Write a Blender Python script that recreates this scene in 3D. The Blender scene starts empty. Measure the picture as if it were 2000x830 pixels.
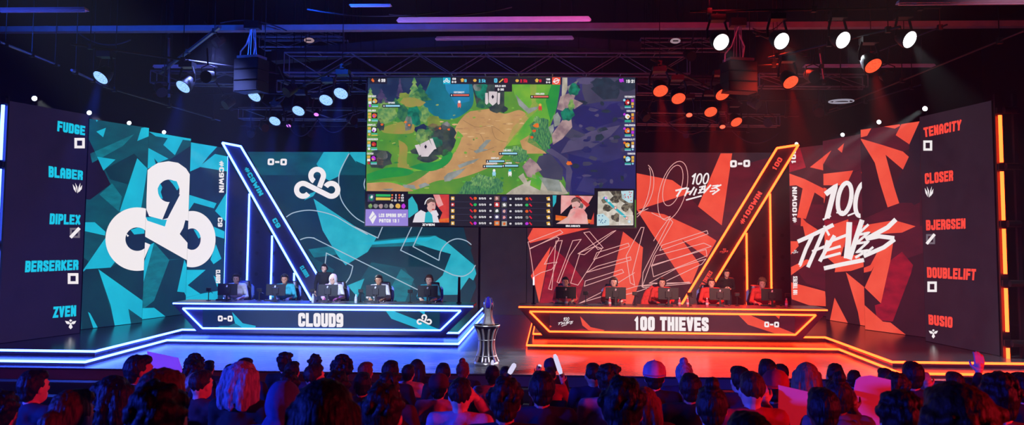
import bpy, bmesh, math, random
from mathutils import Vector, Matrix, noise
random.seed(7)
C = bpy.context.scene.collection
sc = bpy.context.scene
# ---------------------------------------------------------------- camera
F = 1650.0; PX, PY = 1000.0, 347.0
CAM = Vector((1.25, 0.0, 3.5))
YAW, PITCH, ROLL = math.radians(2.8), math.radians(4.0), math.radians(-0.37)
def _cam_rot():
    fwd = Vector((-math.sin(YAW)*math.cos(PITCH), math.cos(YAW)*math.cos(PITCH), math.sin(PITCH)))
    right = fwd.cross(Vector((0,0,1))).normalized()
    up = right.cross(fwd).normalized()
    r2 = right*math.cos(ROLL) + up*math.sin(ROLL) * -1
    u2 = right*math.sin(ROLL) + up*math.cos(ROLL)
    m = Matrix((r2, u2, -fwd)).transposed()
    return m
RM = _cam_rot()
def ray(px, py):
    return (RM @ Vector(((px-PX)/F, -(py-PY)/F, -1.0)))
def onY(px, py, Y):
    d = ray(px, py); return CAM + d*((Y-CAM.y)/d.y)
def onZ(px, py, Z):
    d = ray(px, py); return CAM + d*((Z-CAM.z)/d.z)
def onP(px, py, p0, n):
    d = ray(px, py); return CAM + d*((p0-CAM).dot(n)/d.dot(n))
def proj(p):
    v = RM.transposed() @ (Vector(p)-CAM)
    return (PX + F*v.x/-v.z, PY - F*v.y/-v.z)
# ---------------------------------------------------------------- small helpers
def lin(c):
    c = c/255.0
    return c/12.92 if c <= 0.04045 else ((c+0.055)/1.055)**2.4
def col(h):
    return (lin(int(h[0:2],16)), lin(int(h[2:4],16)), lin(int(h[4:6],16)))
_M = {}
def _nodes(name):
    m = bpy.data.materials.new(name); m.use_nodes = True
    nt = m.node_tree; return m, nt, nt.nodes['Principled BSDF']
def surf(name, h, rough=0.5, metal=0.0, var=0.25, scale=6.0, bump=0.0, spec=0.5, stretch=None, coat=0.0):
    """a procedural surface: base colour varied by noise, with optional bump"""
    if name in _M: return _M[name]
    m, nt, b = _nodes(name)
    c = col(h) if isinstance(h, str) else h
    tc = nt.nodes.new('ShaderNodeTexCoord'); n = nt.nodes.new('ShaderNodeTexNoise')
    n.inputs['Scale'].default_value = scale; n.inputs['Detail'].default_value = 4
    src = tc.outputs['Object']
    if stretch:
        mp = nt.nodes.new('ShaderNodeMapping'); mp.inputs['Scale'].default_value = stretch
        nt.links.new(src, mp.inputs['Vector']); src = mp.outputs['Vector']
    nt.links.new(src, n.inputs['Vector'])
    r = nt.nodes.new('ShaderNodeValToRGB')
    r.color_ramp.elements[0].position = 0.3; r.color_ramp.elements[1].position = 0.7
    r.color_ramp.elements[0].color = tuple(x*(1-var) for x in c)+(1,)
    r.color_ramp.elements[1].color = tuple(min(1,x*(1+var)) for x in c)+(1,)
    nt.links.new(n.outputs['Fac'], r.inputs['Fac']); nt.links.new(r.outputs['Color'], b.inputs['Base Color'])
    b.inputs['Roughness'].default_value = rough; b.inputs['Metallic'].default_value = metal
    b.inputs['Specular IOR Level'].default_value = spec
    if coat: b.inputs['Coat Weight'].default_value = coat
    if bump:
        bp = nt.nodes.new('ShaderNodeBump'); bp.inputs['Strength'].default_value = bump; bp.inputs['Distance'].default_value = 0.02
        nt.links.new(n.outputs['Fac'], bp.inputs['Height']); nt.links.new(bp.outputs['Normal'], b.inputs['Normal'])
    _M[name] = m; return m
def glow(name, c, strength=1.0, c2=None, scale=3.0, detail=5.0, lo=0.35, hi=0.65, stretch=None, grain=0.0):
    """a lit surface (screen pixels, lamps): emission, optionally drifting between two colours"""
    if name in _M: return _M[name]
    m, nt, b = _nodes(name)
    c = col(c) if isinstance(c, str) else c
    b.inputs['Base Color'].default_value = (0.01,0.01,0.01,1); b.inputs['Roughness'].default_value = 0.6
    b.inputs['Specular IOR Level'].default_value = 0.15
    b.inputs['Emission Strength'].default_value = strength
    b.inputs['Emission Color'].default_value = c+(1,)
    tc = nt.nodes.new('ShaderNodeTexCoord')
    out = None
    if c2 is not None:
        c2 = col(c2) if isinstance(c2, str) else c2
        n = nt.nodes.new('ShaderNodeTexNoise'); n.inputs['Scale'].default_value = scale; n.inputs['Detail'].default_value = detail
        src = tc.outputs['Object']
        if stretch:
            mp = nt.nodes.new('ShaderNodeMapping'); mp.inputs['Scale'].default_value = stretch; mp.inputs['Rotation'].default_value = (0,0.5,0)
            nt.links.new(src, mp.inputs['Vector']); src = mp.outputs['Vector']
        nt.links.new(src, n.inputs['Vector'])
        r = nt.nodes.new('ShaderNodeValToRGB')
        r.color_ramp.elements[0].position = lo; r.color_ramp.elements[1].position = hi
        r.color_ramp.elements[0].color = c+(1,); r.color_ramp.elements[1].color = c2+(1,)
        nt.links.new(n.outputs['Fac'], r.inputs['Fac']); out = r.outputs['Color']
    if grain:
        n2 = nt.nodes.new('ShaderNodeTexNoise'); n2.inputs['Scale'].default_value = 55; n2.inputs['Detail'].default_value = 1
        nt.links.new(tc.outputs['Object'], n2.inputs['Vector'])
        mr = nt.nodes.new('ShaderNodeMapRange'); mr.inputs['To Min'].default_value = 1-grain; mr.inputs['To Max'].default_value = 1+grain
        nt.links.new(n2.outputs['Fac'], mr.inputs['Value'])
        mx = nt.nodes.new('ShaderNodeVectorMath'); mx.operation = 'SCALE'
        if out is not None: nt.links.new(out, mx.inputs[0])
        else: mx.inputs[0].default_value = c
        nt.links.new(mr.outputs['Result'], mx.inputs['Scale']); out = mx.outputs['Vector']
    if out is not None: nt.links.new(out, b.inputs['Emission Color'])
    _M[name] = m; return m

def tag(o, label=None, cat=None, group=None, kind=None):
    if label: o['label'] = label
    if cat: o['category'] = cat
    if group: o['group'] = group
    if kind: o['kind'] = kind
    return o
def thing(name, label, cat, loc=(0,0,0), rot=(0,0,0), group=None):
    o = bpy.data.objects.new(name, None); C.objects.link(o)
    o.empty_display_size = 0.1
    o.location = loc; o.rotation_euler = rot
    return tag(o, label, cat, group)
def root_inv(o):
    while o.parent: o = o.parent
    return (Matrix.Translation(o.location) @ o.rotation_euler.to_matrix().to_4x4()).inverted()

class MB:
    def __init__(s): s.v = []; s.f = []; s.m = []
    def add(s, vs, fs, mi=0):
        k = len(s.v); s.v += [Vector(p) for p in vs]
        for f in fs: s.f.append([i+k for i in f]); s.m.append(mi)
        return s
    def box(s, c, size, rot=None, mi=0, taper=1.0):
        x, y, z = (q/2 for q in size); vs = []
        for dz, t in ((-z,1.0),(z,taper)):
            for dx, dy in ((-x,-y),(x,-y),(x,y),(-x,y)):
                p = Vector((dx*t, dy*t, dz)); vs.append((rot @ p if rot else p)+Vector(c))
        return s.add(vs, [(3,2,1,0),(4,5,6,7),(0,1,5,4),(1,2,6,5),(2,3,7,6),(3,0,4,7)], mi)
    def tube(s, p0, p1, r0, r1=None, n=10, mi=0):
        return s.path([p0, p1], [r0, r0 if r1 is None else r1], n, mi)
    def path(s, pts, r, n=8, mi=0, closed=False):
        pts = [Vector(p) for p in pts]; L = len(pts)
        rs = r if isinstance(r, (list, tuple)) else [r]*L
        k = len(s.v); up = None
        for i, p in enumerate(pts):
            if closed: d = pts[(i+1)%L]-pts[i-1]
            else: d = pts[min(i+1,L-1)]-pts[max(i-1,0)]
            if d.length < 1e-9: d = Vector((0,0,1))
            d.normalize()
            if up is None: up = Vector((0,0,1)) if abs(d.z) < 0.9 else Vector((1,0,0))
            a = d.cross(up)
            if a.length < 1e-4: a = d.orthogonal()
            a.normalize(); b = a.cross(d).normalized(); up = b
            for j in range(n):
                t = 2*math.pi*j/n; s.v.append(p+a*(math.cos(t)*rs[i])+b*(math.sin(t)*rs[i]))
        m = L if closed else L-1
        for i in range(m):
            i2 = (i+1) % L
            for j in range(n):
                s.f.append([k+i*n+j, k+i*n+(j+1)%n, k+i2*n+(j+1)%n, k+i2*n+j]); s.m.append(mi)
        if not closed:
            s.f.append([k+j for j in range(n)][::-1]); s.m.append(mi)
            s.f.append([k+(L-1)*n+j for j in range(n)]); s.m.append(mi)
        return s
    def lathe(s, prof, n=24, c=(0,0,0), M=None, mi=0, cap=True):
        k = len(s.v); c = Vector(c)
        for r, z in prof:
            for j in range(n):
                t = 2*math.pi*j/n; p = Vector((r*math.cos(t), r*math.sin(t), z))
                s.v.append((M @ p if M else p)+c)
        L = len(prof)
        for i in range(L-1):
            for j in range(n):
                s.f.append([k+i*n+j, k+i*n+(j+1)%n, k+(i+1)*n+(j+1)%n, k+(i+1)*n+j]); s.m.append(mi)
        if cap:
            s.f.append([k+j for j in range(n)][::-1]); s.m.append(mi)
            s.f.append([k+(L-1)*n+j for j in range(n)]); s.m.append(mi)
        return s
    def prism(s, poly, d, mi=0):
        """a polygon of 3D points pushed along d"""
        d = Vector(d); n = len(poly); a = [Vector(p) for p in poly]
        fs = [list(range(n))[::-1], [n+i for i in range(n)]]+[[i,(i+1)%n,n+(i+1)%n,n+i] for i in range(n)]
        return s.add(a+[p+d for p in a], fs, mi)
    def ball(s, c, r, n=12, M=None, mi=0):
        rx, ry, rz = r if isinstance(r, (list, tuple)) else (r, r, r)
        k = len(s.v); c = Vector(c); m = n//2
        for i in range(m+1):
            ph = math.pi*i/m
            for j in range(n):
                t = 2*math.pi*j/n; p = Vector((rx*math.sin(ph)*math.cos(t), ry*math.sin(ph)*math.sin(t), -rz*math.cos(ph)))
                s.v.append((M @ p if M else p)+c)
        for i in range(m):
            for j in range(n):
                s.f.append([k+i*n+j, k+i*n+(j+1)%n, k+(i+1)*n+(j+1)%n, k+(i+1)*n+j]); s.m.append(mi)
        return s
    def mesh(s, name, mats, inv=None, smooth=False):
        me = bpy.data.meshes.new(name)
        me.from_pydata([tuple(inv @ p if inv else p) for p in s.v], [], s.f)
        for m in mats: me.materials.append(m)
        me.polygons.foreach_set('material_index', s.m)
        if smooth: me.polygons.foreach_set('use_smooth', [True]*len(s.f))
        bm = bmesh.new(); bm.from_mesh(me)
        bmesh.ops.remove_doubles(bm, verts=bm.verts, dist=1e-6)
        bmesh.ops.recalc_face_normals(bm, faces=bm.faces); bm.to_mesh(me); bm.free()
        me.update(); return me
    def build(s, name, mats, parent=None, world=True, smooth=False, bevel=0, label=None, auto=None):
        if not isinstance(mats, (list, tuple)): mats = [mats]
        if parent is None:
            lo = [min(p[i] for p in s.v) for i in range(3)]; hi = [max(p[i] for p in s.v) for i in range(3)]
            org = Vector(((lo[0]+hi[0])/2, (lo[1]+hi[1])/2, lo[2])); inv = Matrix.Translation(-org)
        else: inv = root_inv(parent) if world else None
        me = s.mesh(name, mats, inv, smooth)
        o = bpy.data.objects.new(name, me); C.objects.link(o)
        if parent is None: o.location = org
        else: o.parent = parent
        if bevel:
            b = o.modifiers.new('bevel', 'BEVEL'); b.width = bevel; b.segments = 2; b.limit_method = 'ANGLE'
        if smooth and auto is None:
            try: me.set_sharp_from_angle(angle=math.radians(40))
            except Exception: pass
        if label: o['label'] = label
        return o
def copy_tree(o, parent=None, loc=None, rot=None):
    c = o.copy(); C.objects.link(c)
    if parent is not None: c.parent = parent
    if loc is not None: c.location = loc
    if rot is not None: c.rotation_euler = rot
    for ch in list(o.children): copy_tree(ch, c)
    return c

# ---------------------------------------------------------------- flat artwork on a screen plane
def clip_poly(poly, clip):
    if not clip: return poly
    ar = sum(clip[i][0]*clip[(i+1)%len(clip)][1]-clip[(i+1)%len(clip)][0]*clip[i][1] for i in range(len(clip)))
    sg = 1 if ar > 0 else -1
    out = list(poly)
    for i in range(len(clip)):
        a, b = clip[i], clip[(i+1)%len(clip)]
        f = lambda p: sg*((b[0]-a[0])*(p[1]-a[1])-(b[1]-a[1])*(p[0]-a[0]))
        src, out = out, []
        for j in range(len(src)):
            p, q = src[j-1], src[j]; fp, fq = f(p), f(q)
            if (fp >= 0) != (fq >= 0):
                t = fp/(fp-fq); out.append((p[0]+(q[0]-p[0])*t, p[1]+(q[1]-p[1])*t))
            if fq >= 0: out.append(q)
        if len(out) < 3: return []
    return out
def thick(pts, w, closed=False, sq=True):
    """polygons of a thick polyline: rectangles with mitred joints"""
    h = w/2; res = []; P = [Vector((p[0], p[1])) for p in pts]; n = len(P)
    segs = [(P[i], P[(i+1)%n]) for i in range(n if closed else n-1)]
    segs = [(a, b) for a, b in segs if (b-a).length > 1e-6]
    D = [(b-a).normalized() for a, b in segs]
    for i, (a, b) in enumerate(segs):
        d = D[i]; nn = Vector((-d.y, d.x))*h
        a2 = a-d*h if (sq and not closed and i == 0) else a
        b2 = b+d*h if (sq and not closed and i == len(segs)-1) else b
        res.append([a2+nn, b2+nn, b2-nn, a2-nn])
        if i < len(segs)-1 or closed:
            e = D[(i+1)%len(segs)]; cr = d.x*e.y-d.y*e.x
            if abs(cr) < 1e-5: continue
            s = -1 if cr > 0 else 1
            n1 = Vector((-d.y, d.x))*s; n2 = Vector((-e.y, e.x))*s; mm = n1+n2
            if mm.length < 0.3: continue
            mm.normalize(); L = h/max(0.55, mm.dot(n1))
            res.append([b, b+n1*h, b+mm*L, b+n2*h])
    return [[(p.x, p.y) for p in q] for q in res]
def arc(cx, cy, rx, ry, a0, a1, n=20, rot=0.0):
    r = []; cr, sr = math.cos(math.radians(rot)), math.sin(math.radians(rot))
    for i in range(n+1):
        a = math.radians(a0+(a1-a0)*i/n); x, y = rx*math.cos(a), ry*math.sin(a)
        r.append((cx+x*cr-y*sr, cy+x*sr+y*cr))
    return r
def spline(pts, k=6):
    """points of a smooth curve through pts"""
    P = [pts[0]]+list(pts)+[pts[-1]]; r = []
    for i in range(1, len(P)-2):
        for j in range(k):
            t = j/k
            r.append(tuple(0.5*((2*P[i][q])+(-P[i-1][q]+P[i+1][q])*t+(2*P[i-1][q]-5*P[i][q]+4*P[i+1][q]-P[i+2][q])*t*t+(-P[i-1][q]+3*P[i][q]-3*P[i+1][q]+P[i+2][q])*t**3) for q in range(2)))
    r.append(tuple(pts[-1])); return r
O_ = [(0,.14),(.25,0),(.75,0),(1,.14),(1,.86),(.75,1),(.25,1),(0,.86),(0,.14)]
G = {
'A':[[(0,0),(0,.8),(.28,1),(.72,1),(1,.8),(1,0)],[(0,.4),(1,.4)]],
'B':[[(0,.52),(.75,.52),(1,.65),(1,.87),(.75,1),(0,1),(0,0),(.75,0),(1,.13),(1,.4),(.75,.52)]],
'C':[[(1,.8),(1,.88),(.78,1),(.22,1),(0,.88),(0,.12),(.22,0),(.78,0),(1,.12),(1,.2)]],
'D':[[(0,0),(0,1),(.78,1),(1,.88),(1,.12),(.78,0),(0,0)]],
'E':[[(1,1),(0,1),(0,0),(1,0)],[(0,.5),(.85,.5)]],'F':[[(1,1),(0,1),(0,0)],[(0,.5),(.85,.5)]],
'G':[[(1,.82),(1,.88),(.78,1),(.22,1),(0,.88),(0,.12),(.22,0),(.78,0),(1,.12),(1,.4),(.72,.4)]],
'H':[[(0,0),(0,1)],[(1,0),(1,1)],[(0,.5),(1,.5)]],'I':[[(.5,0),(.5,1)]],
'J':[[(1,1),(1,.15),(.72,0),(.28,0),(0,.15),(0,.32)]],'K':[[(0,0),(0,1)],[(1,1),(.05,.45)],[(.3,.6),(1,0)]],
'L':[[(0,1),(0,0),(1,0)]],'M':[[(0,0),(0,1),(.5,.4),(1,1),(1,0)]],'N':[[(0,0),(0,1)],[(0,1),(1,0)],[(1,0),(1,1)]],
'O':[O_],'0':[O_],'P':[[(0,0),(0,1),(.75,1),(1,.86),(1,.6),(.75,.46),(0,.46)]],
'R':[[(0,0),(0,1),(.75,1),(1,.86),(1,.64),(.75,.5),(0,.5)],[(.55,.5),(1,.25),(1,0)]],
'S':[[(1,.84),(1,.9),(.8,1),(.2,1),(0,.9),(0,.7),(.2,.6),(.8,.4),(1,.3),(1,.1),(.8,0),(.2,0),(0,.1),(0,.16)]],
'T':[[(0,1),(1,1)],[(.5,1),(.5,0)]],'U':[[(0,1),(0,.15),(.28,0),(.72,0),(1,.15),(1,1)]],'V':[[(0,1),(.44,0),(.56,0),(1,1)]],
'W':[[(0,1),(.22,0),(.5,.65),(.78,0),(1,1)]],'X':[[(0,0),(1,1)],[(0,1),(1,0)]],'Y':[[(0,1),(.5,.5),(1,1)],[(.5,.5),(.5,0)]],
'Z':[[(0,1),(1,1),(0,0),(1,0)]],'1':[[(.05,.82),(.5,1),(.5,0)]],
'2':[[(0,.72),(0,.86),(.28,1),(.72,1),(1,.86),(1,.62),(0,0),(1,0)]],
'3':[[(0,.86),(.28,1),(.72,1),(1,.86),(1,.64),(.72,.52),(.4,.52)],[(.72,.52),(1,.38),(1,.14),(.72,0),(.28,0),(0,.14)]],
'4':[[(.75,0),(.75,1),(0,.3),(1,.3)]],'5':[[(1,1),(0,1),(0,.56),(.72,.56),(1,.42),(1,.14),(.72,0),(0,0)]],
'8':[[(.28,.5),(0,.64),(0,.86),(.28,1),(.72,1),(1,.86),(1,.64),(.72,.5),(.28,.5),(0,.36),(0,.14),(.28,0),(.72,0),(1,.14),(1,.36),(.72,.5)]],
'9':[[(1,.42),(.25,.42),(0,.54),(0,.88),(.25,1),(.75,1),(1,.88),(1,.12),(.75,0),(.08,0)]],
'#':[[(.25,0),(.4,1)],[(.65,0),(.8,1)],[(0,.35),(1,.35)],[(.05,.67),(1,.67)]],
'-':[[(.1,.48),(.9,.48)]],':':[[(.5,.2),(.5,.24)],[(.5,.68),(.5,.72)]],'.':[[(.5,0),(.5,.03)]],'/':[[(0,0),(1,1)]],
'K_':[[(0,0),(0,1)],[(1,.66),(.05,.3)],[(.35,.42),(1,0)]],
}
def _round(path):
    r = [path[0]]
    for i in range(1, len(path)):
        a, b = path[i-1], path[i]; dx, dy = abs(a[0]-b[0]), abs(a[1]-b[1])
        if 0 < dx <= .3 and 0 < dy <= .16:
            q = path[i-2] if i > 1 else (path[-2] if path[0] == path[-1] else None)
            if q is not None:
                k = (a[0], b[1]) if abs(q[0]-a[0]) < 1e-6 else (b[0], a[1])
                for t in (.3, .5, .7): r.append(tuple((1-t)**2*a[j]+2*t*(1-t)*k[j]+t*t*b[j] for j in (0,1)))
        r.append(b)
    return r
G = {k: [_round(st) for st in v] for k, v in G.items()}
GW = {'I':.5,'1':.72,':':.45,'.':.4,'-':.75,'M':1.25,'W':1.35,'#':1.2,' ':.55,'/':.7}
class Sheet:
    """artwork traced onto a real plane (p0, normal n toward the room)"""
    def __init__(s, p0, n, clip=None):
        s.p0 = Vector(p0); s.n = Vector(n).normalized(); s.clip = clip; s.g = {}
    def poly(s, pts, mat, layer=1, grp='screen_image', clip=True):
        pts = clip_poly(pts, s.clip) if clip else pts
        q = []
        for p in pts:
            if not q or abs(p[0]-q[-1][0])+abs(p[1]-q[-1][1]) > 0.02: q.append(p)
        if len(q) < 3: return
        mb, mats = s.g.setdefault(grp, (MB(), []))
        if mat not in mats: mats.append(mat)
        o = s.p0+s.n*(0.0015*layer)
        mb.add([onP(x, y, o, s.n) for x, y in q], [list(range(len(q)))], mats.index(mat))
    def crop(s, off, k, pts): return [(x/k+off[0], y/k+off[1]) for x, y in pts]
    def line(s, pts, w, mat, layer=2, closed=False, grp='screen_image', sq=False):
        for q in thick(pts, w, closed, sq): s.poly(q, mat, layer, grp)
    def text(s, t, quad, mat, layer=3, w=0.22, cw=0.56, gap=0.09, grp='lettering', slant=0.0):
        TL, TR, BR, BL = quad
        ws = [w*1.02 if ch == 'I' else cw*GW.get(ch, 1.0) for ch in t]; W = sum(ws)+gap*(len(t)-1); x = 0.0
        def mp(u, v):
            u = u/W; v = min(max(v, -0.2), 1.2)
            a = (BL[0]+(BR[0]-BL[0])*u, BL[1]+(BR[1]-BL[1])*u); b = (TL[0]+(TR[0]-TL[0])*u, TL[1]+(TR[1]-TL[1])*u)
            return (a[0]+(b[0]-a[0])*v, a[1]+(b[1]-a[1])*v)
        for ch, c in zip(t, ws):
            key = 'K_' if ch == 'k' else ch
            for st in G.get(key, []):
                tw = w if ch == 'I' else min(w, .15) if ch == '#' else min(w, c*0.46)
                pts = [(x+tw/2+a*(c-tw)+slant*(b-0.5), w/2+b*(1-w)) for a, b in st]
                cl = len(pts) > 3 and pts[0] == pts[-1]
                for q in thick(pts[:-1] if cl else pts, tw, cl, True):
                    s.poly([mp(u, v) for u, v in q], mat, layer, grp)
            x += c+gap
    def build(s, parent):
        for grp, (mb, mats) in s.g.items(): mb.build(grp, mats, parent)
def vtext(x0, y0, x1, y1, down=True):
    """quad for lettering turned to run down (or up) a narrow box"""
    return [(x1,y0),(x1,y1),(x0,y1),(x0,y0)] if down else [(x0,y1),(x0,y0),(x1,y0),(x1,y1)]
HAZE = True
# ---------------------------------------------------------------- screen colours
TEAL = glow('screen_teal', '0B5564', 1, '0E4355', scale=1.1, stretch=(1,1,3), grain=.15)
TEAL_D = glow('screen_dark_teal', '0D3B4A', 1, '0C3042', scale=1.3, grain=.15)
TEAL_M = glow('screen_mid_teal', '117C8C', 1, '0F6675', scale=2.5, stretch=(1,1,3), grain=.1)
NAVY = glow('screen_navy', '14304A', 1, '10263E', scale=1.5, grain=.15)
CYAN = glow('screen_cyan', '1BBFDB', 1, '17ADCC', scale=1.2, grain=.06)
CYAN_B = glow('screen_bright_cyan', '16C9E8', 1)
WHITE = glow('screen_white', 'F6EFEF', 1)
GREY = glow('screen_grey', 'BEB4BC', 1)
OUTL_B = glow('screen_pale_outline', 'A9BFD0', 1)
INK_L = glow('screen_ink_blue', '1D162E', 1, '19142B', scale=2, grain=.25)
INK_R = glow('screen_ink_red', '2B1C28', 1, '261823', scale=2, grain=.25)
INK_C = glow('screen_ink_centre', '2C242C', 1, '272028', scale=2, grain=.3)
MAROON = glow('screen_maroon', '571A28', 1, '441824', scale=1.2, stretch=(1,1,3), grain=.12)
MAR_D = glow('screen_dark_maroon', '3E1823', 1, '35161F', scale=1.5, grain=.15)
REDM = glow('screen_mid_red', 'A81A2E', 1, '7E1627', scale=2.2, stretch=(1,1,2.5), grain=.1)
CORAL = glow('screen_coral', 'F75A44', 1, 'EC4A38', scale=1.2, grain=.06)
CORAL_B = glow('screen_bright_coral', 'FF4A3C', 1)
OUTL_R = glow('screen_pink_outline', 'EDB0AA', 1)
CASE = surf('black_powder_coated_case', '060608', .55, var=.2)
NEON_B = glow('neon_blue', (0.04,0.1,1.0), 22)
NEON_R = glow('neon_orange', (1.0,0.036,0.005), 16)

def cloud_logo(sh, cx, cy, s, mat, layer, grp='logo', sy=1.0):
    k = s/4.15; T = lambda pts: [(cx+(x-908)*k, cy+(y-405)*k*sy) for x, y in pts]
    p = arc(795,460,52,52,35,298,26)+arc(1025,460,52,52,118,-150,26)
    sh.line(T(p), 42*k, mat, layer, grp=grp)
    p = arc(910,345,51,51,118,372,26)+[(945,395),(928,440)]
    sh.line(T(p), 42*k, mat, layer, grp=grp)
def thieves_logo(sh, cx, cy, w, mat, layer, grp='logo'):
    """small brushed two-line team mark, traced at 220 units wide"""
    k = w/220.0; T = lambda pts: [(cx+(x-862)*k, cy+(y-232)*k) for x, y in pts]
    S = [([(835,185),(850,172),(838,220)],8)]
    S += [(arc(868,195,11,25,0,360,14,14),7),(arc(900,193,11,25,0,360,14,14),7)]
    S += [([(756,250),(812,236)],8),([(786,240),(762,278)],8),([(818,236),(800,276)],8),([(846,232),(822,270)],8),([(806,258),(834,252)],6),
          ([(856,240),(842,272)],8),([(888,228),(868,262)],8),([(868,234),(900,226)],6),([(868,247),(892,241)],6),([(862,262),(890,256)],6),
          ([(896,228),(892,258),(924,222)],8),([(930,228),(960,224)],6),([(926,240),(948,236)],6),([(918,254),(944,250)],6),
          ([(973,222),(945,234),(962,246),(930,268)],7),([(806,294),(880,274)],7)]
    for pts, t in S: sh.line(T(pts), t*k, mat, layer, grp=grp)

def led_wall(label, tl, tr, ztop=6.4, zbot=1.14, group=None):
    A, B = onZ(tl[0], tl[1], ztop), onZ(tr[0], tr[1], ztop)
    d = (B-A).normalized(); n = Vector((-d.y, d.x, 0))
    if n.dot(CAM-A) < 0: n = -n
    a0, b0 = Vector((A.x,A.y,zbot)), Vector((B.x,B.y,zbot))
    t = thing('led_wall', label, 'led screen', ((a0+b0)/2)[:], group=group)
    mb = MB(); back = -n*0.14
    mb.prism([a0, b0, B, A], back)
    # rear stiffeners
    for u in (0.15, 0.5, 0.85):
        p = a0.lerp(b0, u)+back*1.5; mb.box((p.x, p.y, (zbot+ztop)/2), (0.08, 0.08, ztop-zbot))
    mb.build('cabinet', CASE, t)
    sh = Sheet(A, n, [proj(A), proj(B), proj(b0), proj(a0)])
    return t, sh

def full(sh, mat, layer=1): sh.poly(list(sh.clip), mat, layer)
k1 = lambda pts: [(x/3.191, y/3.191+180) for x, y in pts]
k2 = lambda pts: [(x/3.191, y/3.191+430) for x, y in pts]
# ------------------------------------------------ left side wall: four sawtooth panels
def role_icon(sh, kind, q, mat):
    x0, y0, x1, y1 = q; w, h = x1-x0, y1-y0; T = lambda pts: [(x0+a*w, y0+b*h) for a, b in pts]
    if kind == 'ring':
        sh.line(T([(.14,.14),(.86,.14),(.86,.86),(.14,.86)]), w*.25, mat, 3, True, 'role_icon')
    elif kind == 'mid':
        sh.line(T([(.14,.14),(.86,.14),(.86,.86),(.14,.86)]), w*.2, GREY2, 3, True, 'role_icon')
        sh.line(T([(.1,.92),(.92,.06)]), w*.3, mat, 4, grp='role_icon')
    elif kind == 'claw':
        for p in ([(.0,.12),(.3,.5),(.36,.95),(.1,.6)], [(.26,.0),(.5,.4),(.5,1),(.38,.6)], [(.82,.0),(.62,.4),(.5,1),(.72,.75)], [(1,.2),(.72,.55),(.66,.9),(.95,.6)]):
            sh.poly(T(p), mat, 3, 'role_icon')
    else:
        for p in ([(.0,.15),(.35,.22),(.48,.45),(.25,.5),(.12,.42)], [(1,.15),(.65,.22),(.52,.45),(.75,.5),(.88,.42)], [(.36,.1),(.5,.0),(.64,.1),(.5,.28)], [(.5,.3),(.68,.8),(.5,1),(.32,.8)]):
            sh.poly(T(p), mat, 3, 'role_icon')
GREY2 = glow('screen_dim_grey', '6E6670', 1)
t, sh = led_wall('dark screen column listing five blue player names, at the outer end of the blue side', (18,197), (173,224))
full(sh, INK_L)
for s, q in (('FUDGE', [(112.8,235.8),(166.7,246.4),(166,264.6),(111.6,256.2)]), ('BLABER', [(95,324),(162.3,333.6),(161.4,351.7),(95,346)]),
             ('DIPLEX', [(97.8,416.6),(157.3,420),(156.7,438.8),(96.5,438)]), ('BERSERKER', [(50,509.3),(153.5,507.4),(153,527),(48.6,532)]),
             ('ZVEN', [(104.4,599),(149,596),(148.5,617.4),(103.4,621)])):
    sh.text(s, q, CYAN_B, 3, w=.235, cw=.56, gap=.06)
role_icon(sh, 'ring', (145,269,166,290), WHITE); role_icon(sh, 'claw', (142,357,160.5,377.5), WHITE)
role_icon(sh, 'mid', (135.5,444,157,465.5), WHITE); role_icon(sh, 'ring', (132,533,153.5,555), WHITE)
role_icon(sh, 'wing', (127,623.6,149,643), WHITE)
sh.build(t)

t, sh = led_wall('teal screen with the left third of the giant white logo, next to the name column', (175,232), (291,250))
full(sh, TEAL)
sh.poly([(160,262),(173,271),(216,360),(176,390),(160,388)], INK_L, 2)
sh.poly([(160,500),(192,526),(225,636),(225,660),(160,660)], TEAL_D, 2)
sh.poly([(192,526),(276,586),(300,520),(300,480),(216,522)], TEAL_D, 2)
sh.poly([(205,330),(262,300),(285,325),(268,309),(250,360),(215,350)], TEAL_D, 2)
sh.poly([(194,380),(219,358),(238,384),(232,413)], TEAL_M, 2)
sh.poly([(176,300),(262,262),(240,285),(180,318)], TEAL_M, 2)
for p in ([(188,257),(207,249.5),(201.5,268)], [(268,275.5),(276,250),(291,247),(291,266)], [(189.6,306),(225.6,311.6),(202,333)],
          [(268,309),(287.7,329),(284,355),(276,405),(233.5,413.5)], [(160,434),(185,434),(206,452.5),(205,460),(160,450)],
          [(207,463),(213,477),(225.6,510),(216,522.5),(168,525.6),(160,533),(162,528)],
          [(192,525.6),(276.4,585.8),(290,596),(290,628),(276,621),(250.7,603),(256.4,636),(225,640),(216,596)], [(171.7,609),(176,612),(192.7,643),(183,643)],
          [(186,232),(192,234),(189,238)]):
    sh.poly(p, CYAN, 3)
ring = lambda cx, cy, R, r, Ry, ry: [arc(cx,cy,R,Ry,a,a+12,2)+arc(cx,cy,r,ry,a+12,a,2) for a in range(0,360,12)]
sh.poly(arc(268,467,24,24,0,360,28), NAVY, 4); sh.poly([(255,449),(270,444),(282,446),(282,456),(262,458)], CYAN, 5)
for q in ring(268,467,62,23,62,23): sh.poly(q, WHITE, 6, 'logo')
sh.poly([(246,456),(252,460),(249,463)], WHITE, 6, 'logo')
sh.build(t)

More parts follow.
